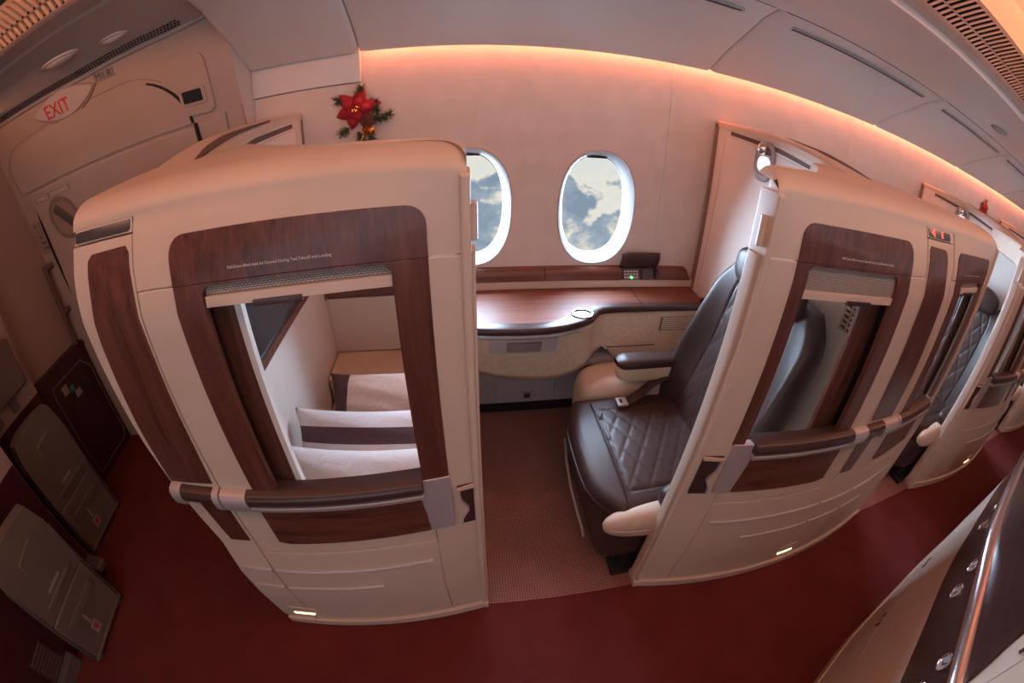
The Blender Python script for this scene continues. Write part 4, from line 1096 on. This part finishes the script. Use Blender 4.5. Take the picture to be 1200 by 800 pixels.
# backrest: side profile (x as function of z)
def bx(z): return interp(z, [(.44, .93), (.55, .96), (.7, 1.0), (.85, 1.035), (1.0, 1.06), (1.12, 1.078), (1.22, 1.09), (1.3, 1.10)])
def backf(u, v):
    # u across from aisle to window, v from bottom to top
    z = .45 + .74 * v
    half = .335 - .03 * v - .07 * max(0, (v - .80) / .20) ** 2.2
    y = .42 + (2 * u - 1) * half
    s = abs(2 * u - 1)
    fwd_ = .085 * max(0, (s - .62) / .38) ** 1.3 * math.sin(PI * min(1, .15 + v * .9)) * .9
    x = bx(z) - fwd_ + .02 * (1 - s * s) * 0
    e = min((1 - v) * .74, (1 - s) * half)
    r = .035
    x += (r - math.sqrt(max(0, r * r - (r - min(e, r)) ** 2))) * .9
    if s < .58 and .04 < v < .90:
        q_ = quilt(y - .42, (z - .45) * .9, .095, .012); x += .007 * (1 - q_ ** .5)
    elif abs(s - .60) < .02: x += .006
    return (x, y, z)
bm = bmesh.new(); NU, NV = 80, 84
V = [[bm.verts.new(backf(i / NU, j / NV)) for j in range(NV + 1)] for i in range(NU + 1)]
for i in range(NU):
    for j in range(NV): bm.faces.new((V[i][j], V[i][j + 1], V[i + 1][j + 1], V[i + 1][j]))
ring = [V[0][j] for j in range(NV + 1)] + [V[i][NV] for i in range(1, NU + 1)] + [V[NU][j] for j in range(NV - 1, -1, -1)]
prev = ring
for dx, sc in ((.04, 1.012), (.08, 1.0), (.105, .93)):
    cur = [bm.verts.new((bx(b.co.z) + dx, .42 + (b.co.y - .42) * sc, .45 + (b.co.z - .45) * (sc if sc < 1 else 1 + (sc - 1) * .6))) for b in ring]
    for a in range(len(cur) - 1): bm.faces.new((prev[a], cur[a], cur[a + 1], prev[a + 1]))
    prev = cur
bm.faces.new(prev)
link('backrest', bm, leather_b, seat, smooth=True, ang=60)
bol('headrest', 1.035, 1.125, .215, .625, 1.115, 1.285, leather_b, 3.2)
# belt
def strap(pts, w, nm, m=pad_b):
    return sweep(nm, pts, [(-w, -.0012), (w, -.0012), (w, .0012), (-w, .0012)], m, belt, smooth=False)
belt = thing('seat_belt', (.8, .6, .5), 'dark seat belt with metal buckle lying on the brown cushion', 'seat belt')
strap([(1.0, .70, .57), (.95, .705, .575), (.90, .71, .57), (.84, .70, .545), (.78, .675, .518), (.73, .655, .505), (.70, .645, .5015)], .024, 'strap')
bk = box('buckle', (.655, .615, .4975), (.705, .670, .5095), silver, belt, bevel=.003)
box('buckle_slot', (.668, .630, .5093), (.680, .655, .5110), black, bk)
bm = bmesh.new(); box_bm(bm, (.955, .66, .565), (.99, .69, .585)); link('belt_anchor', bm, chrome, belt, bevel=.003, smooth=True)
cb2 = thing('seat_cable', (.83, .12, .55), 'thin white cable loop at the aisle side of the brown seat', 'cable')
tube('cable', [(.80, .155, .50), (.775, .145, .53), (.785, .140, .57), (.80, .135, .60)], .0035, pearl, cb2, n=8)
bol('cable_clip', .785, .825, .115, .145, .60, .635, pearl, 3, cb2)

for k, lb in ((1, 'brown leather seat seen through the second doorway'), (2, 'brown leather seat in the farthest visible suite')):
    c = copy_tree(seat); c.location.x += 2.06 * k; c['label'] = lb
bt2 = copy_tree(belt); bt2.location.x += 2.06; bt2['label'] = 'dark seat belt on the seat beyond the second doorway'
belt['group'] = bt2['group'] = 'seat belts on the brown seats'
# consoles of the further suites (partly seen through the doorways)
c2 = copy_tree(cons); c2.location.x += 2.06; c2['label'] = 'rosewood side console beside the seat beyond the second doorway'
cons['group'] = c2['group'] = 'side consoles under the windows'
l2 = copy_tree(led); l2.location.x += 2.06; l2['label'] = 'rosewood wall ledge beyond the pale cross partition'
led['group'] = l2['group'] = 'wall ledges under the windows'

# ------------------------------------------------------------------ poinsettia decorations
def poinsettia(x, y, z, s, label):
    t = thing('poinsettia_decoration', (x, y, z), label, 'flower decoration', 'poinsettia decorations on the wall')
    rnd = random.Random(int(x * 100))
    def W(a, b, o): return Vector((x + a * s, y - o * s, z + b * s))
    k = 0
    for ring_, n, L, w_, o0, ph in ((0, 6, .100, .034, .020, .3), (1, 5, .070, .026, .038, .0)):
        for i in range(n):
            a = ph + 2 * PI * i / n + rnd.uniform(-.12, .12); Lr = L * rnd.uniform(.85, 1.15)
            bm = bmesh.new(); rows = []
            ns = 10
            for j in range(ns + 1):
                f = j / ns; wd = w_ * math.sin(PI * min(1, f * .92 + .08)) ** .8 * (1 - .25 * f)
                cen = (math.cos(a) * Lr * f, math.sin(a) * Lr * f); pr = (-math.sin(a), math.cos(a))
                o = o0 + .022 * math.sin(f * PI) - .012 * f
                rows.append([bm.verts.new(W(cen[0] + pr[0] * wd * q, cen[1] + pr[1] * wd * q, o - .010 * abs(q) * 1.0)) for q in (-1, -.5, 0, .5, 1)])
            for r0, r1 in zip(rows, rows[1:]):
                for q in range(4): bm.faces.new((r0[q], r0[q + 1], r1[q + 1], r1[q]))
            o_ = link('petal', bm, petal_red, t, smooth=True)
            so_ = o_.modifiers.new('t', 'SOLIDIFY'); so_.thickness = .0012
    bm = bmesh.new()
    for i in range(14):
        a = rnd.uniform(0, 2 * PI); r = .014 * math.sqrt(rnd.random()); c = W(r * math.cos(a), r * math.sin(a), .052)
        bmesh.ops.create_icosphere(bm, subdivisions=1, radius=.0042 * s, matrix=Matrix.Translation(c))
    link('flower_centre', bm, gold, t)
    def sprig(pts, nm='fir_sprig'):
        bm = bmesh.new()
        for (a0, b0), (a1, b1) in zip(pts, pts[1:]):
            for i in range(85):
                f = rnd.random(); c = W(a0 + (a1 - a0) * f, b0 + (b1 - b0) * f, .018)
                th = math.atan2(b1 - b0, a1 - a0) + rnd.choice((-1, 1)) * rnd.uniform(.25, 1.3); L = rnd.uniform(.022, .038) * s
                d = Vector((math.cos(th) * L, rnd.uniform(-1.0, .25) * L * .7, math.sin(th) * L)); pr = d.cross(Vector((0, 1, 0))).normalized() * .0016 * s
                q = Vector((0, -.0014 * s, 0))
                v = [bm.verts.new(p) for p in (c - pr, c + pr, c + q, c + d)]
                for fc in ((0, 1, 3), (1, 2, 3), (2, 0, 3)): bm.faces.new([v[m] for m in fc])
        return link(nm, bm, leaf_green, t, recalc=False)
    sprig([(.005, .05), (.025, .095)]); sprig([(.04, .03), (.085, .02)]); sprig([(.05, -.05), (.10, -.055), (.145, -.035)])
    sprig([(-.06, .05), (-.085, .045)]); sprig([(-.04, -.08), (-.075, -.105)]); sprig([(.0, -.10), (.02, -.15)]); sprig([(.05, .0), (.09, -.02)]); sprig([(.05, -.10), (.06, -.14)])
    bm = bmesh.new()
    for i in range(110):
        ph = math.acos(1 - 2 * (i + .5) / 110); th = i * 2.39996; c = W(.045 + .026 * math.sin(ph) * math.cos(th), -.055 + .034 * math.cos(ph), .03 + .024 * math.sin(ph) * math.sin(th))
        bmesh.ops.create_icosphere(bm, subdivisions=1, radius=.0055 * s, matrix=Matrix.Translation(c))
    link('pine_cone', bm, berry, t)
    def bell(u, v):
        a = 2 * PI * u; prof = [(.002, .034), (.010, .033), (.014, .024), (.015, .012), (.018, .003), (.025, -.003), (.0245, -.005), (.016, .004), (.010, .02)]
        j = v * (len(prof) - 1); i = int(min(j, len(prof) - 2)); f = j - i
        r = prof[i][0] * (1 - f) + prof[i + 1][0] * f; h = prof[i][1] * (1 - f) + prof[i + 1][1] * f
        ax = Vector((-.35, .55, -.45)).normalized(); e1 = ax.cross(Vector((0, 0, 1))).normalized(); e2 = ax.cross(e1)
        return W(.050, -.100, .045) + (e1 * r * math.cos(a) + e2 * r * math.sin(a) + ax * h) * s * 1.1
    grid('gold_bell', bell, 22, 24, gold, t, closed_u=True)
    tube('gold_ribbon', [W(.03, -.115, .045), W(.022, -.135, .042), W(.012, -.15, .04), W(.016, -.165, .038)], .006 * s, gold, t, n=8, up=(0, 1, 0))
    return t
poinsettia(-.435, 1.20, 1.705, 1.0, 'red poinsettia with fir sprigs and gold bell on the wall above the nearer suite')
poinsettia(4.72, 1.222, 1.725, 1.0, 'small distant red poinsettia on the wall at upper right')

# ------------------------------------------------------------------ centre suite across the aisle (lower right)
CC = [(.34, -2.4), (.38, -1.9), (.46, -1.5), (.60, -1.25), (.78, -1.05), (1.0, -.885), (1.28, -.742), (1.6, -.622), (2.1, -.528), (2.44, -.487), (2.93, -.462), (3.5, -.452), (4.2, -.46), (4.9, -.49), (5.6, -.55), (5.75, -.58)]
def cr4(p0, p1, p2, p3, t):
    return tuple(.5 * ((2 * b) + (-a + c) * t + (2 * a - 5 * b + 4 * c - d) * t * t + (-a + 3 * b - 3 * c + d) * t ** 3) for a, b, c, d in zip(p0, p1, p2, p3))
CP = []
for i in range(len(CC) - 1):
    p0, p1, p2, p3 = CC[max(i - 1, 0)], CC[i], CC[i + 1], CC[min(i + 2, len(CC) - 1)]
    for j in range(6): CP.append(cr4(p0, p1, p2, p3, j / 6))
CP.append(CC[-1])
CS = [0]
for a, b in zip(CP, CP[1:]): CS.append(CS[-1] + math.dist(a, b))
def cpos(s):
    s = max(0, min(CS[-1] - 1e-6, s))
    for i in range(len(CS) - 1):
        if s <= CS[i + 1]:
            f = (s - CS[i]) / (CS[i + 1] - CS[i]); a, b = CP[i], CP[i + 1]
            tx, ty = b[0] - a[0], b[1] - a[1]; l = math.hypot(tx, ty)
            return a[0] + tx * f, a[1] + ty * f, -ty / l, tx / l
def s_at(x):
    for i in range(len(CP) - 1):
        if CP[i + 1][0] >= x: return CS[i] + (CS[i + 1] - CS[i]) * (x - CP[i][0]) / (CP[i + 1][0] - CP[i][0])
    return CS[-1]
LEAN = [(0, 0), (.25, 0), (.66, .040), (.90, .068), (1.5, .11)]
def GM(a, b, off):
    off = off - interp(b, LEAN)
    x, y, nx, ny = cpos(a); return (x + nx * off, y + ny * off, b)
ce = thing('centre_suite_wall', (1.5, -.7, 0), 'curved cream and dark rosewood wall of the centre suites at lower right', 'suite wall')
SL = CS[-1]; s1 = s_at(1.02)
multi('side_panel', [[(0, .05), (s_at(1.43), .05), (s_at(1.43), .655), (0, .655)], [(s_at(1.43) + .003, .05), (s_at(3.2), .05), (s_at(3.2), .655), (s_at(1.43) + .003, .655)], [(s_at(3.2) + .003, .05), (SL, .05), (SL, .655), (s_at(3.2) + .003, .655)]], -.05, 0, GM, peach, ce, step=.06, zstep=.1, bevel=.003)
slab('plinth', [(0, 0), (SL, 0), (SL, .05), (0, .05)], -.05, .008, GM, peach, ce, step=.06, zstep=.1)
slab('upper_panel', [(0, .655), (SL, .655), (SL, 1.55), (0, 1.55)], -.05, -.006, GM, cream, ce, step=.06, zstep=.1)
slab('wood_band', [(s_at(.70), .660), (SL, .660), (SL, .885), (s_at(.72), .885)], -.006, .003, GM, wood_c, ce, step=.06, zstep=.1, bevel=.001)
slab('wood_panel', [(s_at(.955), .93), (s_at(.99), 1.04), (s_at(1.03), 1.22), (s_at(1.07), 1.5), (SL, 1.5), (SL, .925)], -.006, .003, GM, wood_c, ce, step=.06, zstep=.1, bevel=.001)
bm = bmesh.new(); rows = []
PR = [(-.01, .878), (.018, .878), (.030, .885), (.036, .900), (.033, .916), (.022, .926), (-.01, .930)]
n = 120
for i in range(n + 1):
    s = s_at(.62) + (SL - s_at(.62)) * i / n; rows.append([bm.verts.new(GM(s, z, o * (.5 + .5 * min(1, i / 10)))) for o, z in PR])
for r0, r1 in zip(rows, rows[1:]):
    for j in range(len(PR)): bm.faces.new((r0[j], r0[(j + 1) % len(PR)], r1[(j + 1) % len(PR)], r1[j]))
bm.faces.new(rows[0]); bm.faces.new(rows[-1][::-1])
link('chrome_rail', bm, mat('brushed_rail', (.72, .66, .66), .22, 1.0), ce, smooth=True)
# seams and slot on the cream upper part
multi('seam', [[(s_at(.86), .95), (s_at(.86) + .003, .95), (s_at(.90) + .003, 1.5), (s_at(.90), 1.5)], [(s_at(.93), .94), (s_at(.93) + .003, .94), (s_at(.955) + .003, 1.5), (s_at(.955), 1.5)]], -.006, -.004, GM, grey_wall, ce, step=0)
slab('chrome_slot', rr(s_at(.955) - .008, 1.10, s_at(.955) + .006, 1.19, .004), -.006, .004, GM, chrome, ce, step=0, bevel=.002)
slab('seam', [(s_at(1.25), .30), (s_at(1.70), .33), (s_at(1.70), .333), (s_at(1.25), .303)], 0, .001, GM, grey_wall, ce, step=.06)
def knob(x, z, label):
    s = s_at(x); t = thing('round_knob', GM(s, z, 0), label, 'knob', 'round chrome knobs on the centre suite wood band')
    def rg(u, v):
        a = 2 * PI * u; prof = [(.030, .003), (.030, .008), (.0275, .0105), (.024, .009), (.022, .005)]
        j = v * 4; i = int(min(j, 3)); f = j - i
        r = prof[i][0] * (1 - f) + prof[i + 1][0] * f; o = prof[i][1] * (1 - f) + prof[i + 1][1] * f
        return GM(s + r * math.cos(a), z + r * math.sin(a), o)
    grid('ring', rg, 28, 8, chrome, t, closed_u=True)
    slab('face', ell(s, z, .023, .023, 24), .003, .0055, GM, silver, t, step=0)
    slab('seat_mark', [(s - .006, z - .010), (s + .009, z - .010), (s + .009, z - .006), (s - .001, z - .005), (s - .004, z + .011), (s - .009, z + .010)], .0055, .0066, GM, text_dark, t, step=0)
for x, z, lb in ((1.000, .755, 'lower knob of the pair nearest to the camera on the dark wood band'), (1.052, .835, 'upper knob of the pair nearest to the camera, beside the chrome rail'),
                 (1.345, .780, 'lower knob of the middle pair on the dark wood band'), (1.425, .835, 'upper knob of the middle pair, beside the chrome rail'),
                 (1.75, .78, 'lower knob of the far pair on the dark wood band'), (1.85, .835, 'upper knob of the far pair, beside the chrome rail')):
    knob(x, z, lb)
for (x, z) in ((1.52, .29), (2.0, .29)):
    s = s_at(x)
    multi('flush_catch', [rr(s - .05, z - .012, s - .030, z + .012, .004), rr(s - .014, z - .006, s - .006, z + .006, .002), rr(s + .012, z - .012, s + .032, z + .012, .004)], 0, .004, GM, mat_slot, ce, step=0)

# ------------------------------------------------------------------ light
def area(name, loc, rot, sx, sy_, col, power):
    l = bpy.data.lights.new(name, 'AREA'); l.shape = 'RECTANGLE'; l.size = sx; l.size_y = sy_; l.color = col; l.energy = power
    o = bpy.data.objects.new(name, l); C.objects.link(o); o.location = loc; o.rotation_euler = rot; return o
# orange cove tubes in the centre ceiling, plus an added vent fill
area('ceiling_cove_lamp', (4.2, -.24, 2.40), (math.radians(88), 0, 0), 15.0, .05, (1, .30, .10), 26)
area('left_vent_fill', (-2.1, .0, 2.38), (math.radians(92), 0, 0), 2.6, .05, (1, .36, .12), 5)  # added lamp without a fixture, brightens the upper left vent
area('aisle_lamp', (1.5, -.75, 2.44), (0, 0, 0), 8.0, .35, (1, .46, .30), 26)
# soft white fill added above the centre suites to brighten the aisle faces
area('cabin_fill', (.2, -2.7, 2.3), (math.radians(58), 0, 0), 3.0, .8, (1, .88, .86), 5)
# daylight from the windows on the far side of the cabin
area('far_side_daylight', (4.6, -3.5, 1.7), (math.radians(102), 0, 0), 14.0, 1.3, (.66, .82, 1.0), 78)
# orange wash under the bins
area('wall_wash_lamp', (5.75, 1.200, 1.993), (math.radians(4), 0, 0), 12.3, .028, (1, .26, .12), 28)
# soft daylight from outside
sun = bpy.data.lights.new('daylight', 'SUN'); sun.energy = 92.0; sun.angle = math.radians(110); sun.color = (.56, .76, 1.0)
so2 = bpy.data.objects.new('daylight', sun); C.objects.link(so2)
so2.rotation_euler = Vector((.15, -1.0, -.38)).to_track_quat('-Z', 'Y').to_euler()

w = bpy.data.worlds.new('sky'); bpy.context.scene.world = w; w.use_nodes = True
nt = w.node_tree; N = nt.nodes; L = nt.links; N.clear()
out = N.new('ShaderNodeOutputWorld'); bg = N.new('ShaderNodeBackground'); L.new(bg.outputs[0], out.inputs[0])
tc = N.new('ShaderNodeTexCoord')
mp = N.new('ShaderNodeMapping'); mp.inputs['Scale'].default_value = (1, 1, 1.25); mp.inputs['Location'].default_value = (.35, .2, .15)
L.new(tc.outputs['Generated'], mp.inputs['Vector'])
no = N.new('ShaderNodeTexNoise'); no.inputs['Scale'].default_value = 5.5; no.inputs['Detail'].default_value = 8; no.inputs['Roughness'].default_value = .56; no.inputs['Distortion'].default_value = .35
L.new(mp.outputs[0], no.inputs['Vector'])
sp = N.new('ShaderNodeSeparateXYZ'); L.new(tc.outputs['Generated'], sp.inputs[0])
# more cloud lower down
ad = N.new('ShaderNodeMath'); ad.operation = 'MULTIPLY_ADD'; ad.inputs[1].default_value = -.95; L.new(sp.outputs[2], ad.inputs[0]); L.new(no.outputs[0], ad.inputs[2])
def ramp(stops):
    r = N.new('ShaderNodeValToRGB'); e = r.color_ramp.elements
    e[0].position = stops[0][0]; e[0].color = (*stops[0][1], 1); e[1].position = stops[-1][0]; e[1].color = (*stops[-1][1], 1)
    for p, c in stops[1:-1]:
        x = e.new(p); x.color = (*c, 1)
    return r
sky_ = ramp([(.50, (.64, .74, .78)), (.62, (.76, .76, .70)), (.70, (.88, .83, .72))])
L.new(ad.outputs[0], sky_.inputs[0])
n2 = N.new('ShaderNodeTexNoise'); n2.inputs['Scale'].default_value = 9.0; n2.inputs['Detail'].default_value = 6; n2.inputs['Roughness'].default_value = .6; n2.inputs['Distortion'].default_value = .25
L.new(mp.outputs[0], n2.inputs['Vector'])
body = ramp([(.40, (.24, .32, .41)), (.52, (.34, .42, .50)), (.60, (.78, .73, .64)), (.68, (.98, .92, .80))])
L.new(n2.outputs[0], body.inputs[0])
msk = N.new('ShaderNodeMapRange'); msk.interpolation_type = 'SMOOTHSTEP'; msk.inputs[1].default_value = .655; msk.inputs[2].default_value = .705
L.new(ad.outputs[0], msk.inputs[0])
cl = N.new('ShaderNodeMix'); cl.data_type = 'RGBA'
L.new(msk.outputs[0], cl.inputs[0]); L.new(sky_.outputs[0], cl.inputs[6]); L.new(body.outputs[0], cl.inputs[7])
L.new(cl.outputs[2], bg.inputs[0]); bg.inputs[1].default_value = .92

sc = bpy.context.scene
sc.view_settings.view_transform = 'Standard'; sc.view_settings.look = 'None'; sc.view_settings.gamma = 1.0
sc.view_settings.use_curve_mapping = False; sc.view_settings.exposure = 0.1
sc.cycles.use_denoising = True
sc.cycles.max_bounces = 8; sc.cycles.diffuse_bounces = 5; sc.cycles.sample_clamp_indirect = 6
